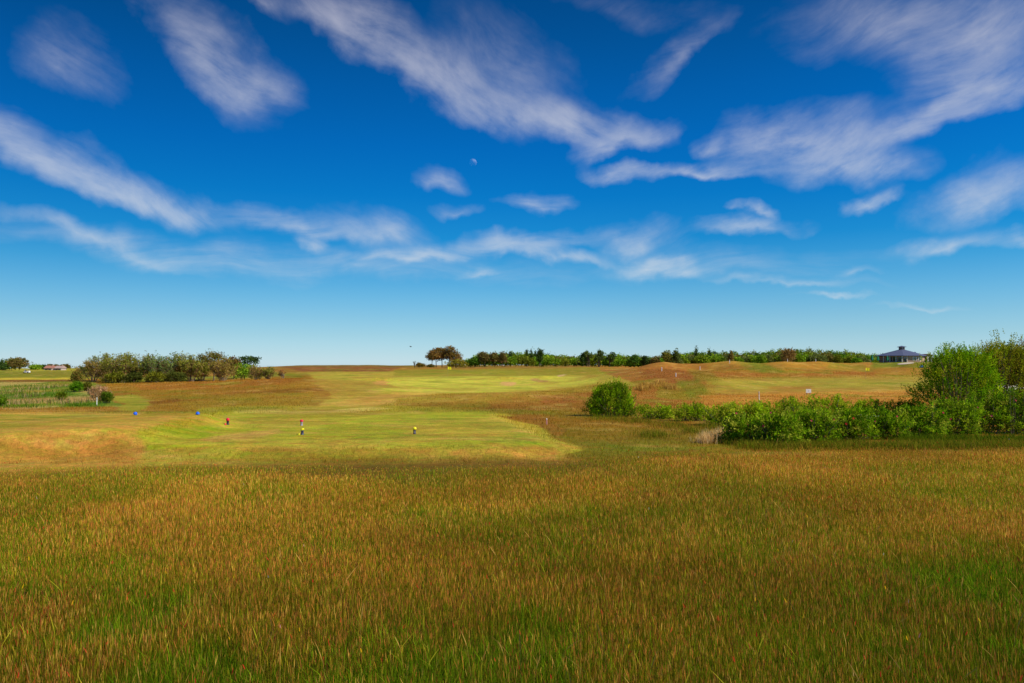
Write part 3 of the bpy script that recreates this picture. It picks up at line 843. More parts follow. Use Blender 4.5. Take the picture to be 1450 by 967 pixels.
# ------------------------------------------------------------------ trees
def tree(name, label, px, pyb, pyt, wpx, cols, Y=None, group=None, kind='round', n=900, leaf=.4, trunkf=.3, bark=M_BARK, seed=0, sparse=False, lean=0, cat='tree', sink=0.0):
    if Y is None:
        x, y, z = at(px, pyb)
    else:
        y = Y; x = wx(px, y); z = gz(x, y)
    top = EYE + ray(px, pyt)[2] * (y / ray(px, pyt)[1])
    h = max(top - z, 1.0); r = wpx / F * y * .5
    root = empty(name, (x, y, z - sink), label, cat, group)
    if kind == 'round':
        bl = [(0, 0, h * .6, r * .85, r * .8, h * .38)] + [(rng.normal(0, .35) * r, rng.normal(0, .35) * r, h * (.45 + .3 * rng.random()), r * .5, r * .5, h * .25) for _ in range(4)]
    elif kind == 'scrub':
        bl = [(0, 0, h * .42, r * .9, r * .8, h * .4)] + [(rng.uniform(-.6, .6) * r, rng.normal(0, .3) * r, h * (.3 + .45 * rng.random()), r * .45, r * .5, h * .24) for _ in range(5)]
    elif kind == 'cone':
        bl = [(0, 0, h * (.2 + .15 * i), r * (1 - .17 * i), r * (1 - .17 * i), h * .13) for i in range(6)]
    elif kind == 'pine':
        bl = [(0, 0, h * .80, r * .8, r * .75, h * .17), (-r * .5 + lean, 0, h * .6, r * .6, r * .55, h * .14), (r * .55, 0, h * .62, r * .6, r * .5, h * .14), (0, 0, h * .6, r * .8, r * .7, h * .15), (-r * .2, .3, h * .45, r * .5, r * .5, h * .08), (r * .1, 0, h * .9, r * .5, r * .4, h * .09)]
    elif kind == 'open':
        bl = [(rng.uniform(-.75, .75) * r, rng.normal(0, .3) * r, h * (.45 + .5 * rng.random()), r * .28, r * .3, h * .10) for _ in range(11)]
    elif kind == 'flat':
        bl = [(0, 0, h * .9, r, r * .7, h * .07), (r * .5, 0, h * .75, r * .5, r * .5, h * .12), (-r * .5, 0, h * .5, r * .6, r * .5, h * .3)]
    elif kind == 'vase':
        bl = [(0, 0, h * .7, r * .9, r * .8, h * .3)]
    if kind == 'vase':
        ns = 17; stems_ = []
        for q in range(ns):
            a = rng.random() * 6.283; rr = r * math.sqrt(rng.random()); top_ = h * (1 - .38 * (rr / r) ** 2) * rng.uniform(.88, 1.0)
            stems_.append(((rr * math.cos(a) * .12, rr * math.sin(a) * .12), (rr * math.cos(a), rr * math.sin(a), top_)))
        sk = rng.integers(0, ns, n); t_ = .28 + .72 * rng.random(n) ** .62
        E = np.array([q[1] for q in stems_])[sk]
        P = np.stack([E[:, 0] * (.12 + .88 * t_ ** 1.1), E[:, 1] * (.12 + .88 * t_ ** 1.1), E[:, 2] * t_], 1) + rng.normal(0, 1, (n, 3)) * np.array([.34, .34, .22]) * (.5 + .7 * t_)[:, None]
        d = rng.normal(size=(n, 3)) + np.array([0, 0, .6])
    else: P, d, _ = blob_pts(bl, n, zmin=-.8, shell=(.45, 1.12) if kind in ('pine', 'open') else (.6, 1.1), lump=.3, seed=seed + 100)
    # clump leaves round twig ends
    m = 5
    Pc = np.repeat(P, m, 0) + rng.normal(0, leaf * .55, (n * m, 3)) * np.array([1, 1, .8])
    dc = np.repeat(d, m, 0) + rng.normal(0, .7, (n * m, 3))
    kk = Pc[:, 2] > .05
    pc = pick(cols, n, .28) * (1.8 if kind == 'vase' else 1.55)
    if kind == 'vase':
        tw = np.tile(lin((148, 116, 78)), (n, 1)) * (.7 + .6 * rng.random(n))[:, None]
        lowk = rng.random(n) < (.75 - .75 * t_); pc = np.where(lowk[:, None], tw, pc)
    cc = np.repeat(pc, m, 0) * (.8 + .4 * rng.random(n * m))[:, None]
    V, Q, C = leaves_mesh(Pc[kk], dc[kk], leaf * (.5 + .6 * rng.random(kk.sum())), cc[kk], .7)
    link('crown', mesh_np('crown', V, Q, M_FAR, C), root)
    mb = MB()
    r0 = max(.05, h * .018)
    nt_ = 1 if kind in ('round', 'cone', 'pine') else 3
    if kind == 'vase':
        nt_ = 0
        for b_, e_ in stems_:
            mb.tube([(b_[0], b_[1], -.2), (e_[0] * .4, e_[1] * .4, e_[2] * .42), (e_[0], e_[1], e_[2] * .97)], [r0 * .8, r0 * .5, r0 * .12], 4)
            for q_ in range(2):
                f_ = rng.uniform(.35, .8); mb.tube([(e_[0] * f_, e_[1] * f_, e_[2] * f_), (e_[0] * f_ + rng.normal(0, .5), e_[1] * f_ + rng.normal(0, .5), e_[2] * f_ + .8)], [r0 * .3, r0 * .08], 3)
    for q in range(nt_):
        ox = rng.normal(0, r * .25) if nt_ > 1 else 0
        topx = ox + rng.normal(0, r * .12); zt = h * (.82 if kind in ('pine', 'cone') else .6)
        mb.tube([(ox * .6, 0, -.2), (ox * .8 + rng.normal(0, .05 * r), 0, zt * .5), (topx, 0, zt)], [r0 * 1.3, r0, r0 * .4], 6)
        for i in range(9 if kind in ('open', 'scrub') else 6):
            b = bl[rng.integers(len(bl))]
            s = .3 + .5 * rng.random()
            a = np.array([ox * .8, 0, zt * s]); e = np.array([b[0] + rng.normal(0, b[3] * .6), b[1] + rng.normal(0, b[4] * .5), b[2] + rng.normal(0, b[5] * .6)])
            mm = (a + e) / 2 + np.array([0, 0, -.05 * h])
            mb.tube([a, mm, e], [r0 * .5, r0 * .35, r0 * .12], 4)
    mb.build('trunk', bark, root)
    return root

OLV = [(112, 118, 38), (96, 106, 32), (128, 122, 50), (104, 94, 44)]
BRN = [(126, 104, 54), (108, 92, 46), (114, 110, 42)]
GRF = [(104, 136, 30), (84, 118, 28), (128, 148, 34)]
DKG = [(60, 84, 36), (74, 92, 36), (52, 72, 34)]
PUR = [(114, 92, 56), (102, 92, 46), (98, 100, 40)]
PIN = [(122, 98, 46), (94, 90, 36), (132, 98, 54)]
G1 = 'scrubby trees of the grove on the left'
tr = [
    (132, 539, 508, 26, BRN, 'open', 'sparse brown tree at the left end of the grove'),
    (150, 541, 500, 32, OLV, 'scrub', 'brown green tree second from the left end of the grove'),
    (172, 541, 497, 30, OLV, 'scrub', 'broad olive tree in the left half of the grove under its high crest'),
    (192, 542, 498, 30, OLV, 'scrub', 'olive tree with a forked pale trunk in the left half of the grove'),
    (211, 542, 500, 28, BRN, 'open', 'thin brown tree at the low dip in the grove crest'),
    (222, 541, 497, 26, [(100, 112, 50), (84, 100, 50)], 'open', 'open crowned tree with sky showing through in the middle of the grove'),
    (238, 541, 497, 28, [(96, 112, 54), (80, 96, 50)], 'open', 'airy tree with rounded tufted top right of the grove middle'),
    (256, 540, 500, 28, OLV, 'scrub', 'tree left of the reddish topped one in the right half of the grove'),
    (270, 538, 503, 26, OLV, 'scrub', 'bushy tree with a dark flat top in the right half of the grove'),
    (286, 537, 505, 24, [(112, 118, 34), (98, 104, 32)], 'scrub', 'yellow green tree in front of the reddish topped one'),
    (303, 536, 498, 26, [(112, 92, 44), (90, 96, 34)], 'round', 'reddish topped tree, highest at the right of the grove'),
    (316, 536, 508, 26, BRN, 'scrub', 'rounded brown tree closing the right side of the main grove'),
]
for i, (px, pb, pt, w, cols, kd, lab) in enumerate(tr):
    tree('grove_tree', lab, px, pb, pt - .5, w * 1.75, cols, Y=152 + rng.uniform(-5, 5), group=G1, kind='vase' if kd != 'round' else kd, n=800 if kd == 'open' else 1150, leaf=.25, bark=M_TWIG, seed=i)
# undergrowth of the grove
for px, w, lab in ((160, 34, 'low green shrub under the left trees of the grove'), (188, 30, 'dark low shrub under the forked tree of the grove'),
                   (226, 40, 'bright green shrub under the middle of the grove'), (252, 30, 'green shrub below the airy trees of the grove')):
    tree('understorey_shrub', lab, px, 541, 526, w, [(104, 106, 28), (90, 96, 26)] if w > 32 else [(62, 72, 26), (76, 80, 30)], Y=146, group='low shrubs under the grove', kind='scrub', n=420, leaf=.3, seed=px, cat='shrub')
tree('red_leaf_tree', 'dark reddish round tree right of the main grove', 331, 530, 505, 22, [(110, 76, 46), (96, 90, 34)], Y=190, kind='round', n=500, leaf=.42, seed=61)
tree('wind_bent_tree', 'wind bent tree with a flat arching crown at the right end of the grove', 352, 530, 504.5, 28, DKG, Y=195, kind='flat', n=420, leaf=.38, seed=62)
tree('green_thicket', 'low green thicket beneath the wind bent tree', 345, 530, 515, 40, GRF, Y=186, kind='scrub', n=420, leaf=.4, seed=63, cat='shrub')
tree('grove_tree', 'small brown tree with several thin trunks right of the flat crowned tree', 363, 533, 518, 22, BRN, Y=140, group=G1, kind='vase', n=420, leaf=.22, bark=M_TWIG, seed=64)
tree('grove_tree', 'small dark green tree standing beside the brown many stemmed one', 380, 533, 518.5, 22, OLV, Y=140, group=G1, kind='vase', n=420, leaf=.22, bark=M_TWIG, seed=65)
tree('grove_tree', 'bare twiggy sapling at the far right of the grove', 400, 533, 524, 14, [(140, 96, 60), (120, 96, 50)], Y=140, group=G1, kind='open', n=60, leaf=.22, bark=M_TWIG, seed=66)

# left horizon
tree('conifer_tree', 'dark conifer at the left edge of the picture', 3, 521, 511, 12, DKG, Y=420, kind='cone', n=300, leaf=.8, seed=71)
tree('conifer_tree', 'pointed dark conifer left of the broad purple tree', 9, 521, 509.5, 8, DKG, Y=430, kind='cone', n=260, leaf=.7, seed=72)
tree('broad_tree', 'broad rounded purple brown tree on the left horizon', 27, 522, 507, 27, PUR, Y=400, kind='round', n=900, leaf=.8, seed=73)
tree('broad_tree', 'green tree tucked against the left side of the broad purple tree', 17, 522, 510, 12, GRF, Y=405, kind='round', n=400, leaf=.8, seed=74)
tree('hedge_tree', 'low green tree right of the broad purple tree', 50, 521, 516.5, 16, GRF, Y=470, kind='scrub', n=360, leaf=.8, seed=75)
tree('hedge_tree', 'small bluish green tree between the low green tree and the cottages', 62, 521, 516.5, 8, DKG, Y=480, kind='round', n=260, leaf=.7, seed=76)
tree('hedge_tree', 'small dark round tree behind the left cottage', 72, 521, 516, 7, PUR, Y=490, kind='round', n=220, leaf=.7, seed=77)
tree('hedge_tree', 'small tree between the two cottages on the left horizon', 80, 521, 516.5, 6, PUR, Y=490, kind='round', n=220, leaf=.7, seed=78)
tree('hedge_tree', 'brown domed tree right of the cottages on the left horizon', 95, 521.5, 516.5, 12, [(112, 90, 40), (90, 90, 36)], Y=470, kind='round', n=300, leaf=.7, seed=79)
tree('hedge_tree', 'low dark bush on the skyline just left of the grove', 118, 522, 519.5, 10, DKG, Y=330, kind='scrub', n=220, leaf=.5, seed=80, cat='shrub')
# left middle distance bushes
tree('small_tree', 'small brown tree on a thin stem left of the grove', 111, 541, 524, 17, [(120, 92, 44), (90, 96, 34)], Y=118, kind='round', n=420, leaf=.2, seed=81, bark=M_TWIG)
def lb(px, py, w, h, cols, label, n=300, leaf=.09, seed=0):
    x, y, z = at(px, py); r = w / F * y * .5; hh = h / F * y
    shrub('field_bush', label, 'bush', (x, y, z), [(0, 0, hh * .5, r * .9, r * .8, hh * .5), (-r * .4, 0, hh * .4, r * .5, r * .5, hh * .4), (r * .4, 0, hh * .45, r * .5, r * .5, hh * .45)],
          n, leaf, cols, 'bushes in the field left of the grove', shoot=(.15, .4), up=.8, stems=18, kpl=8, seed=seed)
lb(108, 555, 20, 14, [(80, 128, 20), (104, 144, 28)], 'rich green bush below the small brown tree', leaf=.13, seed=82)
lb(123, 554, 12, 13, [(110, 110, 36), (90, 96, 34)], 'dull olive bush touching the rich green bush', 200, .13, seed=83)
lb(87, 567, 16, 13, [(120, 136, 26), (96, 116, 24)], 'young yellow green bush alone in the marsh, leftmost of the field bushes', 220, .1, seed=84)
lb(140, 568, 30, 24, [(206, 170, 130), (190, 150, 110), (170, 140, 90)], 'pale dead bush with bleached twigs in front of the grove', 300, .09, seed=85)
lb(151, 571, 20, 18, [(84, 110, 24), (116, 120, 34)], 'dark green bush leaning on the pale dead bush', 320, .1, seed=86)
lb(2, 575, 12, 14, [(100, 130, 26), (84, 112, 24)], 'green bush at the left edge of the marsh', 200, .1, seed=87)

# pine clump
G2 = 'pines of the clump on the skyline'
tree('pine_tree', 'leaning thin pine, leftmost of the skyline clump', 612, 519, 495.5, 17, PIN, Y=260, group=G2, kind='pine', n=300, leaf=.42, seed=91)
tree('pine_tree', 'pine second from the left in the skyline clump', 618, 519, 493, 21, PIN, Y=262, group=G2, kind='pine', n=460, leaf=.42, seed=92)
tree('pine_tree', 'pine in the middle of the skyline clump beside the sky gap', 626, 519, 492.5, 21, PIN, Y=264, group=G2, kind='pine', n=480, leaf=.42, seed=93)
tree('pine_tree', 'tallest pine of the skyline clump, sloping down to the right', 637, 519, 490, 22, PIN, Y=262, group=G2, kind='pine', n=520, leaf=.42, seed=94)
tree('pine_tree', 'lowest branched pine at the right side of the skyline clump', 645, 519, 499, 22, PIN, Y=262, group=G2, kind='round', n=300, leaf=.42, seed=95)
tree('green_thicket', 'green bushes under the right side of the pine clump', 646, 520, 508, 34, [(120, 116, 34), (104, 112, 32), (128, 108, 40)], Y=256, kind='scrub', n=460, leaf=.4, seed=96, cat='shrub')
tree('green_thicket', 'low brown bush left of the pine clump', 596, 520, 513.5, 14, [(116, 92, 40), (96, 92, 34)], Y=258, kind='scrub', n=240, leaf=.35, seed=97, cat='shrub')
tree('green_thicket', 'dark low bush at the foot of the leaning pine', 610, 520, 516, 12, [(84, 80, 34), (96, 92, 34)], Y=255, kind='scrub', n=180, leaf=.3, seed=98, cat='shrub')
tree('bare_sapling', 'tiny thin sapling standing apart left of the pine clump', 587, 518.5, 511.5, 4, [(90, 84, 50)], Y=258, kind='open', n=26, leaf=.22, seed=99, cat='tree')

# woodland on the right skyline as one mass, single trees stand out of it
def woodland():
    prof = [(664, 511), (676, 503), (690, 500), (705, 501), (725, 499.5), (740, 499), (755, 499.5), (768, 500), (785, 502), (800, 503), (820, 503.5),
            (835, 501), (850, 500.5), (870, 502), (885, 502.5), (905, 505), (925, 506), (945, 501), (960, 499.5), (975, 499), (1000, 498), (1020, 497.5), (1040, 498), (1060, 499), (1080, 497),
            (1100, 495), (1120, 494), (1140, 495), (1170, 495.5), (1190, 497), (1205, 499), (1225, 501), (1250, 502), (1300, 504), (1360, 503), (1440, 502), (1520, 502)]
    xs = [p[0] for p in prof]; ys = [p[1] for p in prof]
    pal = [GRF, GRF, [(112, 118, 34), (100, 110, 30)], [(124, 140, 34), (106, 128, 28)], [(104, 112, 56), (96, 108, 50)], [(118, 108, 54), (106, 104, 44)], [(66, 94, 30), (80, 106, 30)], [(86, 122, 24), (104, 136, 28)], GRF]
    Vs = []; Qs = []; Cs = []; o = 0; mb = MB()
    for row in range(3):
        px = 668.0 + row * 3
        while px < 1520:
            w = rng.uniform(11, 22)
            Y = 285 + row * 22 + rng.uniform(-6, 6) + (px > 1000) * 10
            top_py = np.interp(px, xs, ys) + (2 - row) * 3.4 + rng.uniform(-.2, 1.6)
            if 1228 < px < 1335: Y += 85
            x = wx(px, Y); z = gz(x, Y)
            top = EYE + (HZ - top_py) / F * Y; h = max(top - z, 2.5); r = w / F * Y * .5
            cols = pal[rng.integers(len(pal))]
            bl = [(x, Y, z + h * .55, r * .95, r * .9, h * .43), (x - r * .5, Y, z + h * .4, r * .55, r * .6, h * .35), (x + r * .5, Y, z + h * .42, r * .55, r * .6, h * .35)]
            n = 260
            P, d, _ = blob_pts(bl, n, zmin=-.5, shell=(.75, 1.06), lump=.25, seed=int(px))
            m = 4; Pc = np.repeat(P, m, 0) + rng.normal(0, .35, (n * m, 3)); dc = np.repeat(d, m, 0) + rng.normal(0, .7, (n * m, 3))
            cc = np.repeat(pick(cols, n, .2), m, 0) * rng.uniform(1.25, 1.75)
            V, Q, C = leaves_mesh(Pc, dc, .62 * (.5 + .6 * rng.random(n * m)), cc, .75)
            Vs.append(V); Qs.append(Q + o); Cs.append(C); o += len(V)
            px += w * rng.uniform(.55, .8)
    V = np.concatenate(Vs); Q = np.concatenate(Qs); C = np.concatenate(Cs)
    ob = link('woodland', mesh_np('woodland', V, Q, M_FAR, C))
    tag(ob, 'far mixed green and brown wood running along the right skyline', 'woodland', kind='stuff')
woodland()
G3 = 'single trees rising out of the far wood'
far = [
    (672, 515, 506, 14, [(70, 104, 30), (84, 116, 30)], 'round', 'dark green tree at the left end of the far wood'),
    (686, 515, 498.5, 16, PUR, 'round', 'brown domed tree near the left end of the far wood'),
    (700, 514, 500, 16, PUR, 'round', 'second brown tree of the far wood, right of the brown domed one'),
    (711, 513, 499, 14, PUR, 'round', 'purplish tree above the grey green bushes of the far wood'),
    (723, 512, 496.5, 7, DKG, 'cone', 'small dark spruce left of the spiky conifer row'),
    (746, 512, 494, 5, DKG, 'cone', 'narrow blue green spruce, leftmost of the spiky conifer row'),
    (752, 512, 495, 7, DKG, 'cone', 'dark spruce second in the spiky conifer row'),
    (758, 512, 496, 5, DKG, 'cone', 'slim spruce third in the spiky conifer row'),
    (764, 512, 495.5, 9, DKG, 'round', 'bushy dark pine at the right end of the spiky conifer row'),
    (826, 512, 501, 8, DKG, 'round', 'small dark tree left of the twin leafy crowns'),
    (833, 512, 496.5, 14, [(74, 92, 44), (92, 104, 44)], 'open', 'left one of the twin leafy crowns above the middle of the wood'),
    (848, 512, 496, 15, [(84, 100, 50), (70, 88, 44)], 'open', 'right one of the twin leafy crowns above the middle of the wood'),
    (864, 512, 499.5, 14, DKG, 'open', 'airy dark tree right of the twin leafy crowns'),
    (899, 513, 503, 13, [(64, 96, 34), (80, 112, 36)], 'round', 'dark green round tree alone in the low gap of the wood'),
    (913, 513, 504.5, 11, DKG, 'round', 'grey green tree right of the lone dark round tree'),
    (927, 513, 505.5, 16, PUR, 'scrub', 'low purple brown tree beside the post in the gap of the wood'),
    (946, 512, 496.5, 13, OLV, 'round', 'olive tree where the wood rises again right of the gap'),
    (957, 512, 496.5, 11, [(84, 96, 40), (70, 84, 38)], 'round', 'dark topped tree next to the olive one right of the gap'),
    (986, 510, 492, 10, DKG, 'cone', 'triangular dark fir, left one of the two firs above the wood'),
    (1005, 510, 493.5, 9, DKG, 'cone', 'triangular dark fir, right one of the two firs above the wood'),
    (1035, 509, 497.5, 8, BRN, 'scrub', 'brown bare topped tree right of the two firs'),
    (1113, 508, 494, 26, [(130, 108, 60), (118, 96, 56)], 'round', 'large pale brown leafless dome in the right part of the wood'),
]
for i, (px, pb, pt, w, cols, kd, lab) in enumerate(far):
    tree('far_tree', lab, px, pb, pt, w, cols, Y=278 if kd != 'cone' else 300, group=G3, kind=kd, n=170 if kd in ('cone', 'open') else 380, leaf=.5, seed=200 + i, cat='tree')

# ------------------------------------------------------------------ golf furniture
M_WHITE = mat_plain('white_paint', (.78, .77, .74), .5, var=.06)
M_YEL = mat_plain('yellow_plastic', (.90, .82, .01), .35, var=.03)
M_RED = mat_plain('red_plastic', (.80, .01, .05), .35, var=.03)
M_BLUE = mat_plain('blue_plastic', (.01, .13, .80), .35, var=.03)
M_BLACK = mat_plain('black_plastic', (.02, .02, .025), .4, var=.1)
M_NAVY = mat_plain('navy_plastic', (.03, .035, .09), .4, var=.1)
M_GREY = mat_plain('grey_plastic', (.28, .26, .32), .5, var=.1)
M_PINK = mat_plain('faded_red_paint', (.55, .25, .24), .6, var=.1)

from mathutils import Matrix
def tee_marker(px, py, ball, base, label, flat=.85, tilt=0.0, panel=None, sc=1.0, grp='tee markers on the near tee'):
    x, y, z = at(px, py)
    t = empty('tee_marker', (x, y, z), label, 'tee marker', grp)
    mb = MB(); mb.lathe([(.02, -.03), (.062, -.03), (.066, 0), (.068, .012), (.056, .02), (.050, .13), (.066, .165), (.06, .175), (.02, .175)], 20)
    mb.build('base', base, t, True)
    if panel:
        pb = MB(); pb.box((-.005, -.062, .03), (.045, -.054, .14)); pb.build('panel', panel, t)
    mb = MB(); r = .082
    prof = [(r * .999 * math.cos(a), r * flat * math.sin(a)) for a in np.linspace(-math.pi / 2 + .05, math.pi / 2 - .05, 12)]
    mb.lathe(prof, 22, (0, 0, .17 + r * flat * .75), Matrix.Rotation(tilt, 3, 'Y'))
    mb.build('ball', ball, t, True)
    t.scale = (sc, sc, sc)
    return t
def small_cone(px, py, m, label):
    x, y, z = at(px, py)
    mb = MB(); mb.lathe([(.001, -.01), (.05, -.01), (.052, .0), (.028, .05), (.018, .075), (.002, .08)], 14)
    o = mb.build('tee_cone', m, None, True, (x, y, z)); tag(o, label, 'cone marker', 'small cones beside the tee markers')
tee_marker(587, 614.5, M_YEL, M_BLACK, 'yellow ball tee marker on a black and grey base, right of the others', panel=M_GREY)
tee_marker(428, 615.5, M_YEL, M_NAVY, 'yellow disc shaped tee marker tilted over a navy base', flat=.6, tilt=-.5)
tee_marker(427, 602.5, M_RED, M_GREY, 'red ball tee marker directly behind the tilted yellow one', flat=.8)
tee_marker(322.5, 601.2, M_RED, M_BLACK, 'tall red capped tee marker on a black base, left on the near tee', flat=1.0)
small_cone(423.5, 615.5, M_YEL, 'small yellow cone at the foot of the tilted yellow tee marker')
small_cone(319, 601.5, M_RED, 'small red cone at the foot of the left red tee marker')

def dome(px, py, m, label, w=.16, grp='blue tee markers', tilt=.3):
    x, y, z = at(px, py)
    t = empty('tee_marker', (x, y, z), label, 'tee marker', grp)
    mb = MB(); mb.lathe([(.002, 0), (w * .55, 0), (w * .62, w * .12), (w * .5, w * .5), (w * .28, w * .78), (.002, w * .86)], 16, (0, 0, .02), Matrix.Rotation(tilt, 3, 'Y'))
    mb.build('cap', m, t, True)
    mb = MB(); mb.lathe([(.002, -.05), (.02, -.05), (.02, .06), (.002, .06)], 8); mb.build('spike', M_GREY, t)
dome(191, 587.5, M_BLUE, 'tilted blue tee marker on the raised left tee, left one of the pair', tilt=.5)
dome(280, 587.5, M_BLUE, 'low blue tee marker at the right corner of the raised left tee', tilt=-.15)
dome(1305, 520.5, M_BLUE, 'distant blue tee marker on the lawn below the clubhouse', w=.75, tilt=0)

def flag(px, py, label):
    x, y, z = at(px, py)
    t = empty('golf_flag', (x, y, z), label, 'golf flag', 'yellow golf flags')
    mb = MB(); mb.tube([(0, 0, -.1), (0, 0, 1.0), (0, 0, 2.1)], [.007, .007, .006], 8); mb.build('pole', M_GREY, t)
    vs = []; fs = []
    nx, nz = 9, 6
    for s_ in (0, 1):
        for i in range(nx):
            for j in range(nz):
                u = i / (nx - 1); v = j / (nz - 1)
                vs.append((.012 + u * .62, .06 * math.sin(u * 6) * u + s_ * .006, 1.58 + v * .48 - .05 * u))
    for s_ in (0, 1):
        o = s_ * nx * nz
        for i in range(nx - 1):
            for j in range(nz - 1):
                f = (o + i * nz + j, o + (i + 1) * nz + j, o + (i + 1) * nz + j + 1, o + i * nz + j + 1)
                fs.append(f if s_ == 0 else f[::-1])
    mb = MB(); mb.add(vs, fs); mb.build('cloth', M_YEL, t, True)
flag(634, 535, 'yellow flag on the green in front of the pine clump')
flag(1226, 537, 'yellow flag on the right fairway in front of the clubhouse')

def post(px, py, hpx, label, r=.05, m=None, topm=None, Y=None):
    if Y is None:
        x, y, z = at(px, py)
    else:
        y = Y; x = wx(px, y); z = gz(x, y)
    h = hpx / F * y
    t = empty('marker_post', (x, y, z), label, 'post', 'white boundary posts')
    mb = MB(); mb.lathe([(r * .9, -.2), (r, 0), (r, h * .75), (r * .98, h * .76)], 10); mb.build('shaft', m or M_WHITE, t, True)
    mb = MB(); mb.lathe([(r * 1.04, h * .76), (r * 1.04, h * .97), (r * .7, h), (.003, h * 1.005)], 10); mb.build('cap', topm or M_WHITE, t, True)
post(1075, 571.5, 17, 'tall white marker post with a pinkish top behind the thicket', .035, topm=mat_plain('pale_pink_paint', (.72, .62, .68), .5))
post(137, 574, 11, 'white marker post beside the pale dead bush on the left', .035)
post(774, 601, 8.5, 'short faded pink post in the rough right of the near tee', .035, M_PINK)
post(886, 517, 5, 'tiny white post below the wood, left of the mound with two posts', .07, Y=160)
post(937, 525.5, 5.5, 'white post high on the brown mound, upper one of its two', .06)
post(957, 533.5, 5.5, 'white post lower on the brown mound, lower one of its two', .06)
post(991, 515, 5, 'white post on the low saddle below the left fir', .075, Y=196)
post(1033, 509.5, 5, 'white post on the dune crest below the wood, leftmost of the three crest posts', .075, Y=199)
post(1115, 508, 5, 'white post on the dune crest in front of the pale brown dome tree', .075, Y=199)
post(1155, 509.5, 4.5, 'white post on the dune crest, rightmost of the three crest posts', .075, Y=204)

def sign():
    x, y, z = at(1145, 559.5)
    t = empty('notice_sign', (x, y, z), 'small white notice board on two short legs on the right fairway', 'sign')
    k = y / F
    mb = MB(); mb.box((-3.6 * k, -.02, 3.2 * k), (3.6 * k, .02, 8.6 * k)); mb.build('board', M_WHITE, t)
    for s_ in (-1, 1):
        mb = MB(); mb.box((s_ * 2.2 * k - .03, .022, -.2), (s_ * 2.2 * k + .03, .07, 7 * k)); mb.build('leg', M_TWIG, t)
    mb = MB(); mb.box((-.9 * k, -.026, 5.3 * k), (1.1 * k, -.022, 6.5 * k)); mb.build('printed_mark', mat_plain('grey_print', (.42, .45, .5), .6), t)
sign()

# ------------------------------------------------------------------ buildings
def mat_brick(name, c1, c2, mortar, sc=3.0):
    m, nt = newmat(name); L = nt.links
    out = N(nt, 'ShaderNodeOutputMaterial'); b = N(nt, 'ShaderNodeBsdfPrincipled'); b.inputs['Roughness'].default_value = .85
    tc = N(nt, 'ShaderNodeTexCoord'); mp = N(nt, 'ShaderNodeMapping'); mp.inputs['Rotation'].default_value = (math.pi / 2, 0, 0)
    br = N(nt, 'ShaderNodeTexBrick'); br.inputs['Scale'].default_value = sc
    br.inputs['Color1'].default_value = (*c1, 1); br.inputs['Color2'].default_value = (*c2, 1); br.inputs['Mortar'].default_value = (*mortar, 1)
    L.new(tc.outputs['Object'], mp.inputs[0]); L.new(mp.outputs[0], br.inputs[0]); L.new(br.outputs[0], b.inputs['Base Color']); L.new(b.outputs[0], out.inputs[0])
    return m
M_BRICK = mat_brick('brick_wall', (.48, .30, .22), (.38, .23, .16), (.5, .42, .35))
M_SLATE = mat_plain('slate_roof', (.085, .105, .19), .7, var=.15, scale=3)
M_GLASS = mat_plain('dark_glass', (.03, .045, .06), .08, spec=.8, var=.05)
M_WOOD = mat_plain('brown_wood', (.22, .13, .08), .7)
M_ROOFB = mat_plain('brown_roof', (.17, .09, .07), .7)
M_CANVAS = mat_plain('green_canvas', (.01, .20, .11), .8)
M_STONE = mat_plain('pale_stone', (.62, .56, .46), .9)

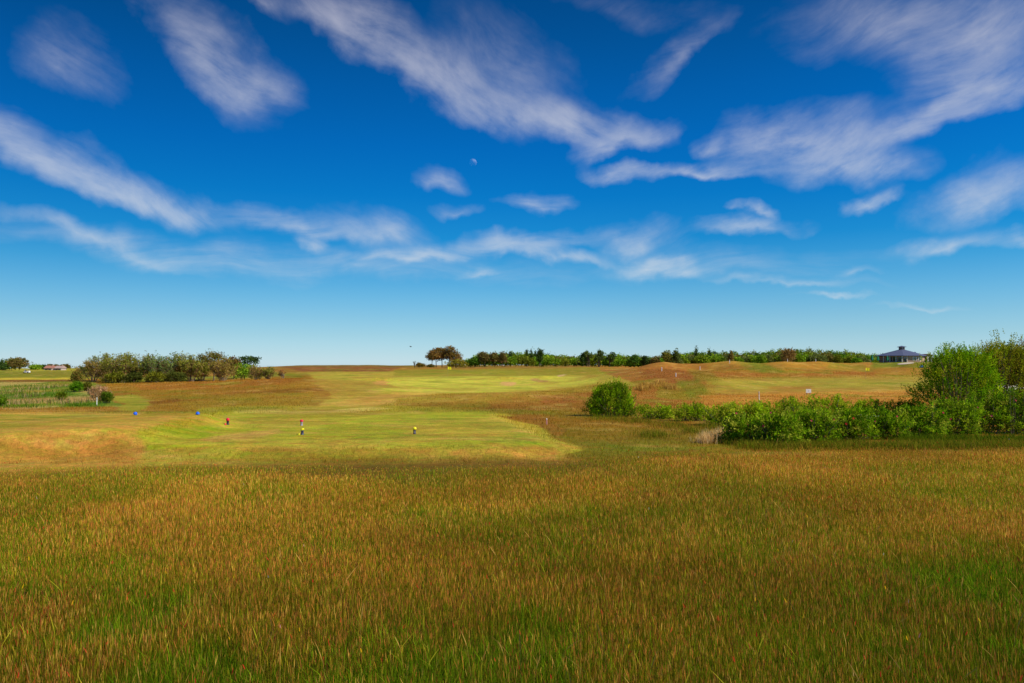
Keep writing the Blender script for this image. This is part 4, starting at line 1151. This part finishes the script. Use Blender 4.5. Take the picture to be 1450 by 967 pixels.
def clubhouse():
    Y0 = 330; k = Y0 / F
    x = wx(1277, Y0); g = gz(x, Y0)
    zg = EYE + (HZ - 512.5) * k
    t = empty('clubhouse', (x, Y0, zg), 'low octagonal brick clubhouse with blue grey roof and small cupola on the right skyline', 'building')
    R = 8.6; wh = 2.55
    ang = [math.pi / 8 + i * math.pi / 4 for i in range(8)]
    mb = MB()
    P = [(R * math.cos(a), R * math.sin(a)) for a in ang]
    base = g - zg - 1.0
    for i in range(8):
        a, b = P[i], P[(i + 1) % 8]
        mb.add([(a[0], a[1], min(base, -1)), (b[0], b[1], min(base, -1)), (b[0], b[1], wh), (a[0], a[1], wh)], [(0, 1, 2, 3)])
    mb.build('wall', M_BRICK, t)
    # roof: wider than walls, veranda side reaches further left
    ap = 5.15
    mb = MB()
    E = [(-10.0 if abs(p[0]) > 7 and p[0] < 0 else p[0] * 1.10, p[1] * 1.10) for p in P]
    I = [(1.0 * math.cos(a), 1.0 * math.sin(a)) for a in ang]
    vs = [(e[0], e[1], wh + .02) for e in E] + [(q[0], q[1], ap) for q in I] + [(e[0], e[1], wh - .16) for e in E]
    fs = [(i, (i + 1) % 8, 8 + (i + 1) % 8, 8 + i) for i in range(8)] + [tuple(range(8, 16))] + [(16 + i, 16 + (i + 1) % 8, (i + 1) % 8, i) for i in range(8)] + [tuple(range(23, 15, -1))]
    mb.add(vs, fs); rf = mb.build('roof', M_SLATE, t)
    # cupola
    cb = MB(); cb.box((-.85, -.85, ap - .2), (.85, .85, ap + .95)); cu = cb.build('cupola', M_WOOD, t)
    cb = MB()
    vs = [(-1.35, -1.35, ap + .98), (1.35, -1.35, ap + .98), (1.35, 1.35, ap + .98), (-1.35, 1.35, ap + .98), (-1.35, -1.35, ap + 1.12), (1.35, -1.35, ap + 1.12), (1.35, 1.35, ap + 1.12), (-1.35, 1.35, ap + 1.12), (0, 0, ap + 1.6)]
    cb.add(vs, [(0, 3, 2, 1), (0, 1, 5, 4), (1, 2, 6, 5), (2, 3, 7, 6), (3, 0, 4, 7), (4, 5, 8), (5, 6, 8), (6, 7, 8), (7, 4, 8)]); cb.build('cupola_roof', M_SLATE, cu)
    cb = MB(); cb.box((-.3, -.875, ap + .35), (.3, -.852, ap + .85)); cb.build('louvre', M_STONE, cu)
    yf = -R * math.cos(math.pi / 8)
    for wx0 in (.55, 2.75):
        f = MB()
        f.box((wx0 - .06, yf - .07, .55), (wx0, yf - .01, 2.05)); f.box((wx0 + 1.5, yf - .07, .55), (wx0 + 1.56, yf - .01, 2.05))
        f.box((wx0, yf - .07, 1.98), (wx0 + 1.5, yf - .01, 2.05)); f.box((wx0, yf - .07, .55), (wx0 + 1.5, yf - .01, .64)); f.box((wx0 + .70, yf - .068, .64), (wx0 + .8, yf - .012, 1.98))
        f.box((wx0 + .0, yf - .066, .64), (wx0 + .22, yf - .014, 1.98)); f.box((wx0 + 1.28, yf - .066, .64), (wx0 + 1.5, yf - .014, 1.98))
        w_ = f.build('window', M_WHITE, t)
        p = MB(); p.box((wx0, yf - .04, .64), (wx0 + 1.5, yf - .005, 1.98)); p.build('pane', M_GLASS, w_)
    # glazed left front (veranda)
    d = MB(); d.box((-3.2, yf - .05, .0), (-2.2, yf - .005, 2.1)); dd = d.build('door', M_GLASS, t)
    a, b = P[4], P[5]
    ex, ey = b[0] - a[0], b[1] - a[1]; L = math.hypot(ex, ey); nx, ny = ey / L * -1, ex / L
    nx, ny = (-abs(nx), -abs(ny))
    for i in range(3):
        u0, u1 = (.08 + .31 * i), (.08 + .31 * i + .24)
        q = MB(); o = .05
        pts = []
        for (u, z0) in ((u0, .3), (u1, .3), (u1, 2.1), (u0, 2.1)):
            pts.append((a[0] + ex * u + nx * o, a[1] + ey * u + ny * o, z0))
        inner = [(p_[0] - nx * .04, p_[1] - ny * .04, p_[2]) for p_ in pts]
        q.add(pts + inner, [(0, 1, 2, 3), (7, 6, 5, 4), (0, 4, 5, 1), (1, 5, 6, 2), (2, 6, 7, 3), (3, 7, 4, 0)]); q.build('window', M_GLASS, t)
    for px_ in (-9.3, -7.4, -5.6, -3.9, -1.9):
        q = MB(); yy = -R * 1.02 * math.cos(math.pi / 8) if px_ > -4 else -R * .98 * math.cos(math.pi / 8) + (-4 - px_) * .8
        q.box((px_ - .1, yy - .1, -.8), (px_ + .1, yy + .1, wh - .17)); q.build('veranda_post', M_WHITE, t)
    # gabled wing on the right
    wg = empty('wing_anchor', (0, 0, 0)); bpy.data.objects.remove(wg)
    q = MB(); x0, x1 = 8.3, 10.4
    q.box((x0, -4.2, -1), (x1, 2, 2.5)); q.add([(x0, -4.2, 2.5), (x1, -4.2, 2.5), ((x0 + x1) / 2, -4.2, 3.1), (x0, 2, 2.5), (x1, 2, 2.5), ((x0 + x1) / 2, 2, 3.1)], [(0, 1, 2), (3, 5, 4)])
    wg = q.build('wing', mat_plain('pale_render', (.6, .46, .38), .8), t)
    q = MB(); q.add([(x0 - .3, -4.5, 2.45), ((x0 + x1) / 2, -4.5, 3.15), (x1 + .3, -4.5, 2.45), (x0 - .3, 2.2, 2.45), ((x0 + x1) / 2, 2.2, 3.15), (x1 + .3, 2.2, 2.45),
                     (x0 - .3, -4.5, 2.6), ((x0 + x1) / 2, -4.5, 3.32), (x1 + .3, -4.5, 2.6), (x0 - .3, 2.2, 2.6), ((x0 + x1) / 2, 2.2, 3.32), (x1 + .3, 2.2, 2.6)],
                    [(6, 7, 10, 9), (7, 8, 11, 10), (0, 1, 7, 6), (1, 2, 8, 7), (0, 6, 9, 3), (2, 5, 11, 8), (0, 3, 4, 1), (1, 4, 5, 2)]); q.build('wing_roof', M_ROOFB, wg)
    q = MB(); q.box((x0 + .1, -4.26, 0), (x0 + .5, -4.205, 2.3)); q.box((x1 - .5, -4.26, 0), (x1 - .1, -4.205, 2.3)); q.build('white_panel', M_WHITE, wg)
    q = MB(); q.box((x0 + .7, -4.24, 0), (x1 - .7, -4.205, 2.1)); q.build('glass_door', M_GLASS, wg)
    q = MB(); q.lathe([(.3, 3.0), (.3, 4.0), (.36, 4.05), (.36, 4.15), (.002, 4.2)], 10, (5.5, 0, 0)); q.build('roof_vent', M_SLATE, rf)
    return zg
zg = clubhouse()

def parasol(px, Y, hp, label):
    x = wx(px, Y); z = EYE + (HZ - 512.3) / F * Y; g = gz(x, Y)
    h = hp / F * Y
    t = empty('parasol', (x, Y, z), label, 'parasol', 'closed green parasols by the clubhouse')
    mb = MB(); mb.lathe([(.03, min(g - z, -.1) - .1), (.03, h * .3)], 8); mb.build('pole', M_WOOD, t)
    mb = MB(); mb.lathe([(.12, h * .18), (.42, h * .2), (.5, h * .35), (.4, h * .55), (.34, h * .75), (.12, h * .95), (.01, h)], 12)
    for i, v in enumerate(mb.v):
        a = math.atan2(v[1], v[0]); k_ = 1 + .14 * math.cos(6 * a); mb.v[i] = (v[0] * k_, v[1] * k_, v[2])
    mb.build('canopy', M_CANVAS, t)
parasol(1235, 312, 10.5, 'closed green parasol standing left of the clubhouse, by the pale terrace wall')
parasol(1243, 316, 8.5, 'closed green parasol at the left end of the clubhouse roof')
parasol(1256.5, 314, 9, 'closed green parasol in front of the clubhouse veranda')

def terrace():
    Y = 306
    x0, x1 = wx(1205, Y), wx(1233, Y); z = EYE + (HZ - 511.9) / F * Y
    mb = MB(); n = 10
    for i in range(n):
        a = x0 + (x1 - x0) * i / n; b = x0 + (x1 - x0) * (i + 1) / n
        zt = z + .28 + .35 * i / n
        mb.box((a + .015, Y - .15, -1 + gz(a, Y)), (b - .015, Y + .15, zt))
    o = mb.build('terrace_wall', M_STONE); tag(o, 'low pale stone terrace wall left of the clubhouse', 'wall')
terrace()

def sand_patch():
    x, y, z = at(1283, 514.5); 
    X0 = wx(1283, y)
    mb = MB(); vs = [(X0, y, gz(X0, y) + .06)]; n = 18
    for i in range(n):
        a = 2 * math.pi * i / n; px_ = X0 + 1.7 * math.cos(a) * (1 + .1 * math.sin(3 * a)); py_ = y + 2.6 * math.sin(a)
        vs.append((px_, py_, gz(px_, py_) + .05))
    mb.add(vs, [(0, 1 + i, 1 + (i + 1) % n) for i in range(n)])
    o = mb.build('sand_bunker', mat_plain('pale_sand', (.68, .56, .40), .95)); o['kind'] = 'structure'
sand_patch()

def side_building():
    Y = 250; k = Y / F; x0 = wx(1434.5, Y); g = gz(x0, Y); top = EYE + (HZ - 494) * k
    t = empty('brick_building', (x0, Y, g), 'long brown roofed brick building behind the willow at the right edge', 'building')
    h = top - g - .9
    mb = MB(); mb.box((.4, 0, -1), (24, 9, h)); mb.build('wall', M_BRICK, t)
    mb = MB(); mb.box((0, -.6, h), (24.4, 9.6, h + .5)); mb.box((.3, -.3, h + .5), (24.1, 9.3, h + .9)); rf = mb.build('roof', M_ROOFB, t)
    for i in range(6):
        a = 1.2 + i * 3.6
        q = MB(); q.box((a, -.06, h - 1.5), (a + 1.5, -.004, h - .4)); w_ = q.build('window', M_GLASS, t)
        q = MB(); q.box((a - .1, -.08, h - 1.62), (a + 1.6, -.006, h - 1.503)); q.build('sill', M_WHITE, w_)
    q = MB(); q.box((2.6, -.08, 0), (4.8, -.006, 2.2)); q.build('door', M_WHITE, t)
    for a in (.5, 1.1):
        q = MB(); q.tube([(a, .5, h + .9), (a, .5, h + 2.1)], [.05, .04], 6); q.tube([(a - .25, .5, h + 1.75), (a + .25, .5, h + 1.75)], [.03, .03], 5); q.build('aerial', M_GREY, rf)
side_building()

def bare_tree():
    Y = 170; x = wx(1447, Y); g = gz(x, Y); top = EYE + (HZ - 478) / F * Y; h = top - g
    t = empty('bare_tree', (x, Y, g), 'leafless grey tree in front of the brick building at the right edge', 'tree')
    mb = MB(); mb.tube([(0, 0, -.2), (.1, 0, h * .5), (-.05, 0, h)], [.16, .1, .03], 7); mb.build('trunk', M_TWIG, t)
    mb = MB()
    for i in range(26):
        s = .35 + .6 * rng.random(); a = rng.random() * 6.28; L = h * .3 * (1.15 - s)
        p0 = Vector((.05, 0, h * s)); p1 = p0 + Vector((math.cos(a) * L * .5, math.sin(a) * L * .5, L * .4)); p2 = p1 + Vector((math.cos(a) * L * .4, math.sin(a) * L * .4, L * .7))
        mb.tube([p0, p1, p2], [.05, .035, .012], 4)
        for q in range(3):
            b = rng.random() * 6.28; p3 = p1 + Vector((math.cos(b), math.sin(b), 1.1)) * L * .4; mb.tube([p1, p3], [.025, .008], 4)
    mb.build('branches', M_TWIG, t)
bare_tree()

M_HARL = mat_plain('harled_wall', (.46, .38, .34), .9)
def cottage(px, label, w=7.0, roofc=(.40, .18, .13)):
    Y = 440; x = wx(px, Y); g = gz(x, Y)
    t = empty('cottage', (x, Y, g), label, 'house', 'cottages on the left horizon')
    top = EYE + (HZ - 519) / F * Y; h = max(top - g, 2.5); e = h - 1.4
    mb = MB(); mb.box((-w / 2, -2.5, -.5), (w / 2, 2.5, e)); mb.build('wall', M_HARL, t)
    q = MB(); a = w / 2 + .3
    q.add([(-a, -2.9, e), (a, -2.9, e), (a, 0, h), (-a, 0, h), (-a, 2.9, e), (a, 2.9, e)], [(0, 1, 2, 3), (3, 2, 5, 4), (0, 3, 4), (1, 5, 2), (0, 4, 5, 1)]); r_ = q.build('roof', mat_plain('tile_roof', roofc, .8), t)
    q = MB(); q.box((w * .2, -.3, h - .5), (w * .2 + .6, .3, h + .6)); q.build('chimney', M_BRICK, r_)
    for s_ in (-1, 1):
        q = MB(); q.box((s_ * w * .25 - .5, -2.55, e - 1.3), (s_ * w * .25 + .5, -2.505, e - .4)); q.build('window', M_GLASS, t)
    q = MB(); q.box((-.4, -2.56, 0), (.4, -2.505, min(1.9, e - .1))); q.build('door', M_WOOD, t)
cottage(72, 'tiny red roofed cottage on the left horizon, left one of two', 4.2)
cottage(86, 'tiny pale cottage on the left horizon, right one of two', 3.6, (.42, .3, .28))

def shelter():
    x, y, z = at(38, 528.5)
    t = empty('golf_cart', (x, y, z), 'tiny white golf cart on the far left fairway', 'golf cart')
    s = .9
    mb = MB(); mb.box((-1.1 * s, -.55, .28), (1.15 * s, .55, .62)); mb.box((.55 * s, -.5, .62), (1.1 * s, .5, .95)); mb.build('body', M_WHITE, t)
    mb = MB(); mb.box((-.95 * s, -.6, 1.68), (.85 * s, .6, 1.78)); mb.build('canopy', M_WHITE, t)
    for a in (-.85, .75):
        for b in (-.5, .5):
            q = MB(); q.tube([(a * s, b, .62), (a * s * .95, b, 1.68)], [.02, .02], 6); q.build('strut', M_GREY, t)
            q = MB(); q.lathe([(.04, -.09), (.24, -.09), (.25, 0), (.24, .09), (.04, .09)], 14, (a * s, b, .24), Matrix.Rotation(math.pi / 2, 3, 'X')); q.build('wheel', M_BLACK, t)
    q = MB(); q.box((-.5, -.45, .623), (.1, .45, .8)); q.box((-.62, -.45, .623), (-.5, .45, 1.15)); q.build('seat', M_GREY, t)
shelter()

# ------------------------------------------------------------------ bird and moon
def bird():
    v = ray(581.5, 491); Y = 90; P = v * (Y / v[1])
    mb = MB(); mb.tube([(-.3, 0, 0), (-.2, 0, .02), (0, 0, 0), (.18, 0, .02), (.25, 0, .04), (.32, 0, .03)], [.01, .05, .075, .045, .04, .005], 8)
    for s_ in (-1, 1):
        mb.add([(.1, 0, .02), (-.1, 0, .02), (-.12, s_ * .3, .16), (.06, s_ * .32, .17), (-.2, s_ * .62, .05)], [(0, 1, 2, 3), (3, 2, 4), (3, 2, 1, 0), (4, 2, 3)])
    o = mb.build('bird', mat_plain('dark_feathers', (.06, .055, .05), .8), None, True, (P[0], P[1], EYE + P[2]))
    o.rotation_euler = (.2, .1, .7); o.scale = (.5, .5, .5); tag(o, 'tiny dark bird flying in the sky above left of the pine clump', 'bird')
bird()

SUN_EL = math.radians(41); SUN_AZ = math.radians(112)    # azimuth from +Y towards +X
sdir = Vector((math.sin(SUN_AZ) * math.cos(SUN_EL), math.cos(SUN_AZ) * math.cos(SUN_EL), math.sin(SUN_EL)))

def moon():
    v = ray(669.5, 230); D = 12000; u = v / np.linalg.norm(v)
    P = u * D
    m, nt = newmat('moon_surface'); L = nt.links
    out = N(nt, 'ShaderNodeOutputMaterial'); tr_ = N(nt, 'ShaderNodeBsdfTransparent'); df = N(nt, 'ShaderNodeBsdfDiffuse'); ad = N(nt, 'ShaderNodeAddShader')
    ge = N(nt, 'ShaderNodeNewGeometry'); mx = N(nt, 'ShaderNodeMixShader')
    tc = N(nt, 'ShaderNodeTexCoord'); no = N(nt, 'ShaderNodeTexNoise'); no.inputs['Scale'].default_value = .022
    cr = N(nt, 'ShaderNodeMapRange'); cr.inputs['From Min'].default_value = .38; cr.inputs['From Max'].default_value = .6; cr.inputs['To Min'].default_value = .03; cr.inputs['To Max'].default_value = .12
    L.new(tc.outputs['Object'], no.inputs['Vector']); L.new(no.outputs['Fac'], cr.inputs['Value']); L.new(cr.outputs[0], df.inputs[0])
    L.new(tr_.outputs[0], ad.inputs[0]); L.new(df.outputs[0], ad.inputs[1])
    L.new(ge.outputs['Backfacing'], mx.inputs[0]); L.new(ad.outputs[0], mx.inputs[1]); L.new(tr_.outputs[0], mx.inputs[2]); L.new(mx.outputs[0], out.inputs[0])
    R = D * math.radians(.53) / 2
    mb = MB(); prof = [(R * math.cos(a), R * math.sin(a)) for a in np.linspace(-math.pi / 2 + .01, math.pi / 2 - .01, 24)]
    mb.lathe(prof, 36)
    o = mb.build('moon', m, None, True, (P[0], P[1], EYE + P[2])); tag(o, 'small pale half moon in the blue sky above the centre', 'moon')
moon()

# ------------------------------------------------------------------ sky
W = bpy.data.worlds.new('World'); SC.world = W; W.use_nodes = True
def sky():
    nt = W.node_tree; nt.nodes.clear(); L = nt.links
    out = N(nt, 'ShaderNodeOutputWorld'); bg = N(nt, 'ShaderNodeBackground'); STR = .10
    bg.inputs['Strength'].default_value = STR
    sk = N(nt, 'ShaderNodeTexSky', sky_type='NISHITA'); sk.sun_disc = False; sk.sun_elevation = SUN_EL; sk.sun_rotation = SUN_AZ
    sk.air_density = 1.0; sk.dust_density = .3; sk.ozone_density = 2.0
    tc = N(nt, 'ShaderNodeTexCoord'); sp = N(nt, 'ShaderNodeSeparateXYZ'); L.new(tc.outputs['Generated'], sp.inputs[0])
    az = N(nt, 'ShaderNodeMath', operation='ARCTAN2'); L.new(sp.outputs[0], az.inputs[0]); L.new(sp.outputs[1], az.inputs[1])
    el = N(nt, 'ShaderNodeMath', operation='ARCSINE'); L.new(sp.outputs[2], el.inputs[0])
    cb = N(nt, 'ShaderNodeCombineXYZ'); L.new(az.outputs[0], cb.inputs[0]); L.new(el.outputs[0], cb.inputs[1])
    uv = N(nt, 'ShaderNodeVectorMath', operation='SCALE'); uv.inputs['Scale'].default_value = 57.29578; L.new(cb.outputs[0], uv.inputs[0])
    # deepening of the polarised blue with height
    se = N(nt, 'ShaderNodeSeparateXYZ'); L.new(uv.outputs[0], se.inputs[0])
    mr = N(nt, 'ShaderNodeMapRange'); mr.inputs['From Min'].default_value = 0; mr.inputs['From Max'].default_value = 30; L.new(se.outputs[1], mr.inputs['Value'])
    rp = N(nt, 'ShaderNodeValToRGB'); L.new(mr.outputs[0], rp.inputs[0])
    SKY = SKYRAMP
    e = rp.color_ramp.elements
    while len(e) > 1: e.remove(e[-1])
    e[0].position = SKY[0][0]; e[0].color = (*SKY[0][1], 1)
    for p, c in SKY[1:]:
        q = e.new(p); q.color = (*c, 1)
    mul = N(nt, 'ShaderNodeVectorMath', operation='MULTIPLY'); L.new(sk.outputs[0], mul.inputs[0]); L.new(rp.outputs[0], mul.inputs[1])
    az_ = N(nt, 'ShaderNodeMapRange', interpolation_type='SMOOTHSTEP'); az_.inputs['From Min'].default_value = -42; az_.inputs['From Max'].default_value = 4
    az_.inputs['To Min'].default_value = .76; az_.inputs['To Max'].default_value = 1.0; L.new(se.outputs[0], az_.inputs['Value'])
    mul2 = N(nt, 'ShaderNodeVectorMath', operation='SCALE'); L.new(mul.outputs[0], mul2.inputs[0]); L.new(az_.outputs[0], mul2.inputs['Scale'])
    # clouds
    wn = N(nt, 'ShaderNodeTexNoise'); wn.inputs['Scale'].default_value = .22; wn.inputs['Detail'].default_value = 6; wn.inputs['Roughness'].default_value = .52
    L.new(uv.outputs[0], wn.inputs['Vector'])
    ws = N(nt, 'ShaderNodeVectorMath', operation='SUBTRACT'); L.new(wn.outputs['Color'], ws.inputs[0]); ws.inputs[1].default_value = (.5, .5, .5)
    wm = N(nt, 'ShaderNodeVectorMath', operation='MULTIPLY'); L.new(ws.outputs[0], wm.inputs[0]); wm.inputs[1].default_value = (6.5, 3.4, 0)
    wv = N(nt, 'ShaderNodeVectorMath', operation='ADD'); L.new(uv.outputs[0], wv.inputs[0]); L.new(wm.outputs[0], wv.inputs[1])
    wn2 = N(nt, 'ShaderNodeTexNoise'); wn2.inputs['Scale'].default_value = .09; wn2.inputs['Detail'].default_value = 1
    L.new(uv.outputs[0], wn2.inputs['Vector'])
    ws2 = N(nt, 'ShaderNodeVectorMath', operation='MULTIPLY_ADD'); L.new(wn2.outputs['Color'], ws2.inputs[0]); ws2.inputs[1].default_value = (5, 4, 0); L.new(uv.outputs[0], ws2.inputs[2])
    def streak(angle, sx, sy, det=7, seed=0, ro=.62):
        mp = N(nt, 'ShaderNodeMapping', vector_type='TEXTURE'); mp.inputs['Rotation'].default_value = (0, 0, math.radians(-angle)); mp.inputs['Scale'].default_value = (sx, sy, 1)
        mp.inputs['Location'].default_value = (seed * 3.1, seed * 1.7, 0)
        L.new(ws2.outputs[0], mp.inputs[0]); n = N(nt, 'ShaderNodeTexNoise'); n.inputs['Scale'].default_value = 1; n.inputs['Detail'].default_value = det; n.inputs['Roughness'].default_value = ro
        n.inputs['Distortion'].default_value = .12
        L.new(mp.outputs[0], n.inputs['Vector']); return n
    def group(ells, angle, sx, sy, seed):
        last = None
        for (px, py, rx, ry, rot, wgt) in ells:
            v = ray(px, py); a = math.degrees(math.atan2(v[0], v[1])); b = math.degrees(math.atan2(v[2], math.hypot(v[0], v[1])))
            mp = N(nt, 'ShaderNodeMapping', vector_type='TEXTURE')
            mp.inputs['Location'].default_value = (a, b, 0); mp.inputs['Rotation'].default_value = (0, 0, math.radians(-rot)); mp.inputs['Scale'].default_value = (rx * .060, ry * .084, 1)
            L.new(wv.outputs[0], mp.inputs[0])
            lo = N(nt, 'ShaderNodeVectorMath', operation='MULTIPLY'); L.new(mp.outputs[0], lo.inputs[0]); lo.inputs[1].default_value = (1, 1.75, 1)
            mn = N(nt, 'ShaderNodeVectorMath', operation='MINIMUM'); L.new(mp.outputs[0], mn.inputs[0]); L.new(lo.outputs[0], mn.inputs[1])
            g = N(nt, 'ShaderNodeTexGradient', gradient_type='QUADRATIC_SPHERE'); L.new(mn.outputs[0], g.inputs[0])
            ma = N(nt, 'ShaderNodeMath', operation='MULTIPLY_ADD'); L.new(g.outputs['Fac'], ma.inputs[0]); ma.inputs[1].default_value = wgt * 1.35
            if last: L.new(last.outputs[0], ma.inputs[2])
            else: ma.inputs[2].default_value = 0
            last = ma
        n = streak(angle, sx, sy, seed=seed)
        r = N(nt, 'ShaderNodeMapRange'); r.inputs['From Min'].default_value = .28; r.inputs['From Max'].default_value = .72; r.inputs['To Min'].default_value = .25; r.inputs['To Max'].default_value = 1.4
        L.new(n.outputs['Fac'], r.inputs['Value'])
        n2 = streak(angle + 6, sx * .35, sy * .6, seed=seed + 5)
        r2 = N(nt, 'ShaderNodeMapRange'); r2.inputs['From Min'].default_value = .3; r2.inputs['From Max'].default_value = .7; r2.inputs['To Min'].default_value = .82; r2.inputs['To Max'].default_value = 1.18
        L.new(n2.outputs['Fac'], r2.inputs['Value'])
        m = N(nt, 'ShaderNodeMath', operation='MULTIPLY'); L.new(last.outputs[0], m.inputs[0]); L.new(r.outputs[0], m.inputs[1])
        m2 = N(nt, 'ShaderNodeMath', operation='MULTIPLY'); L.new(m.outputs[0], m2.inputs[0]); L.new(r2.outputs[0], m2.inputs[1])
        return m2
    G = [group(CLOUD_A, 27, 4.4, 1.5, 1), group(CLOUD_B, -17, 4.4, 1.3, 2), group(CLOUD_C, -3, 6.0, .8, 3)]
    a1 = N(nt, 'ShaderNodeMath', operation='ADD'); L.new(G[0].outputs[0], a1.inputs[0]); L.new(G[1].outputs[0], a1.inputs[1])
    a2 = N(nt, 'ShaderNodeMath', operation='ADD'); L.new(a1.outputs[0], a2.inputs[0]); L.new(G[2].outputs[0], a2.inputs[1])
    # soft shoulder: 1-exp(-k x)
    a3 = N(nt, 'ShaderNodeMath', operation='SUBTRACT'); L.new(a2.outputs[0], a3.inputs[0]); a3.inputs[1].default_value = .012; a3.use_clamp = False
    a4 = N(nt, 'ShaderNodeMath', operation='MAXIMUM'); L.new(a3.outputs[0], a4.inputs[0]); a4.inputs[1].default_value = 0
    k = N(nt, 'ShaderNodeMath', operation='MULTIPLY'); L.new(a4.outputs[0], k.inputs[0]); k.inputs[1].default_value = -1.5
    ex = N(nt, 'ShaderNodeMath', operation='EXPONENT'); L.new(k.outputs[0], ex.inputs[0])
    om = N(nt, 'ShaderNodeMath', operation='SUBTRACT'); om.inputs[0].default_value = 1; L.new(ex.outputs[0], om.inputs[1])
    sc_ = N(nt, 'ShaderNodeMath', operation='MULTIPLY'); L.new(om.outputs[0], sc_.inputs[0]); sc_.inputs[1].default_value = .95
    crp = N(nt, 'ShaderNodeValToRGB'); L.new(mr.outputs[0], crp.inputs[0])
    e = crp.color_ramp.elements
    e[0].position = 0.1; e[0].color = (.60, .72, .80, 1); e[1].position = .85; e[1].color = (.40, .41, .53, 1)
    q = e.new(.45); q.color = (.48, .55, .70, 1)
    cs = N(nt, 'ShaderNodeVectorMath', operation='SCALE'); cs.inputs['Scale'].default_value = 1 / STR; L.new(crp.outputs[0], cs.inputs[0])
    mx = N(nt, 'ShaderNodeMix', data_type='RGBA'); L.new(sc_.outputs[0], mx.inputs[0]); L.new(mul2.outputs[0], mx.inputs[6]); L.new(cs.outputs[0], mx.inputs[7])
    L.new(mx.outputs[2], bg.inputs[0]); L.new(bg.outputs[0], out.inputs[0])
SKYRAMP = [(0.0118, (0.9016, 1.2477, 1.8769)), (0.0372, (0.7622, 1.1153, 1.6485)), (0.0796, (0.6234, 0.989, 1.3899)), (0.1219, (0.5023, 0.9168, 1.2865)), (0.1726, (0.3576, 0.8569, 1.2372)), (0.24, (0.1662, 0.7584, 1.1894)), (0.3069, (0.0464, 0.6493, 1.1568)), (0.4061, (0.0132, 0.5711, 1.1439)), (0.5196, (0.0065, 0.5088, 1.1166)), (0.6453, (0.0058, 0.4538, 0.9967)), (0.7512, (0.0066, 0.3962, 0.8488)), (0.8272, (0.0071, 0.3563, 0.7642))]
CLOUD_A = [(100, 95, 80, 45, 10, .27), (285, 75, 125, 48, 40, .62), (350, 125, 90, 32, 8, .35), (480, 40, 110, 38, 25, .8), (610, 105, 175, 42, 30, .9),
           (720, 105, 150, 60, 35, .28), (790, 180, 150, 32, 8, 1.0), (370, 8, 60, 20, 30, .3),
           (50, 225, 160, 34, 18, .8), (200, 285, 130, 26, 12, .85), (130, 340, 140, 13, 15, .45), (630, 257, 48, 18, 10, .45), (655, 300, 42, 12, 5, .28),
           (540, 330, 110, 30, 15, .45), (445, 343, 34, 15, 20, .7), (780, 360, 130, 13, 10, .6)]
CLOUD_B = [(880, 200, 80, 20, -18, .7), (970, 78, 100, 20, -32, .26), (1130, 205, 130, 40, 0, .7), (1200, 242, 110, 30, 0, .8), (1290, 185, 140, 20, -10, .5), (990, 243, 120, 13, 2, .7),
           (880, 247, 65, 14, 5, .6), (1000, 208, 34, 16, 10, .4), (1260, 40, 160, 60, 5, .42), (1400, 60, 130, 50, -25, .72), (1400, 130, 140, 36, -12, .6), (1335, 150, 90, 14, -20, .5),
           (1410, 280, 95, 36, -12, .85), (1240, 284, 50, 12, -12, .7), (1330, 348, 66, 14, -8, .5), (900, 345, 75, 30, 0, .5), (1055, 325, 90, 14, -4, .6), (1065, 300, 34, 10, 8, .5),
           (900, 20, 200, 30, 10, .08)]
CLOUD_C = [(430, 318, 150, 20, 3, .5), (590, 365, 90, 13, -3, .7), (720, 348, 170, 16, -6, .5), (935, 385, 60, 18, 5, .8), (760, 288, 70, 16, 0, .4), (1185, 420, 60, 5, 2, .6),
           (1210, 388, 46, 8, 0, .4), (1110, 402, 150, 8, 2, .3), (1320, 430, 70, 5, 0, .3), (670, 390, 45, 8, -12, .4), (500, 380, 420, 30, 2, .22), (200, 360, 260, 26, 6, .25),
           (1000, 380, 300, 26, 0, .2), (1440, 340, 60, 10, 0, .4)]
SKY_READY = True
sky()

sun = bpy.data.lights.new('sun', 'SUN'); sun.energy = 5.0; sun.angle = math.radians(.5); sun.color = (1, .90, .74)
so = bpy.data.objects.new('sun', sun); COL.objects.link(so); so.rotation_euler = sdir.to_track_quat('Z', 'Y').to_euler(); so.location = (50, -20, 60)

cam = bpy.data.cameras.new('camera'); cam.lens = 28; cam.sensor_width = 36; cam.clip_end = 60000; cam.clip_start = .1
co = bpy.data.objects.new('camera', cam); COL.objects.link(co); co.location = (0, 0, EYE); co.rotation_euler = (math.pi / 2 + TH, 0, 0)
SC.camera = co
SC.view_settings.view_transform = 'Standard'; SC.view_settings.look = 'None'; SC.view_settings.exposure = 0; SC.view_settings.gamma = 1
SC.render.engine = 'CYCLES'
SC.cycles.max_bounces = 6; SC.cycles.diffuse_bounces = 3; SC.cycles.transparent_max_bounces = 8
SC.cycles.use_denoising = True; SC.cycles.denoiser = 'OPENIMAGEDENOISE'; SC.cycles.denoising_input_passes = 'RGB_ALBEDO_NORMAL'; SC.cycles.sample_clamp_indirect = 6
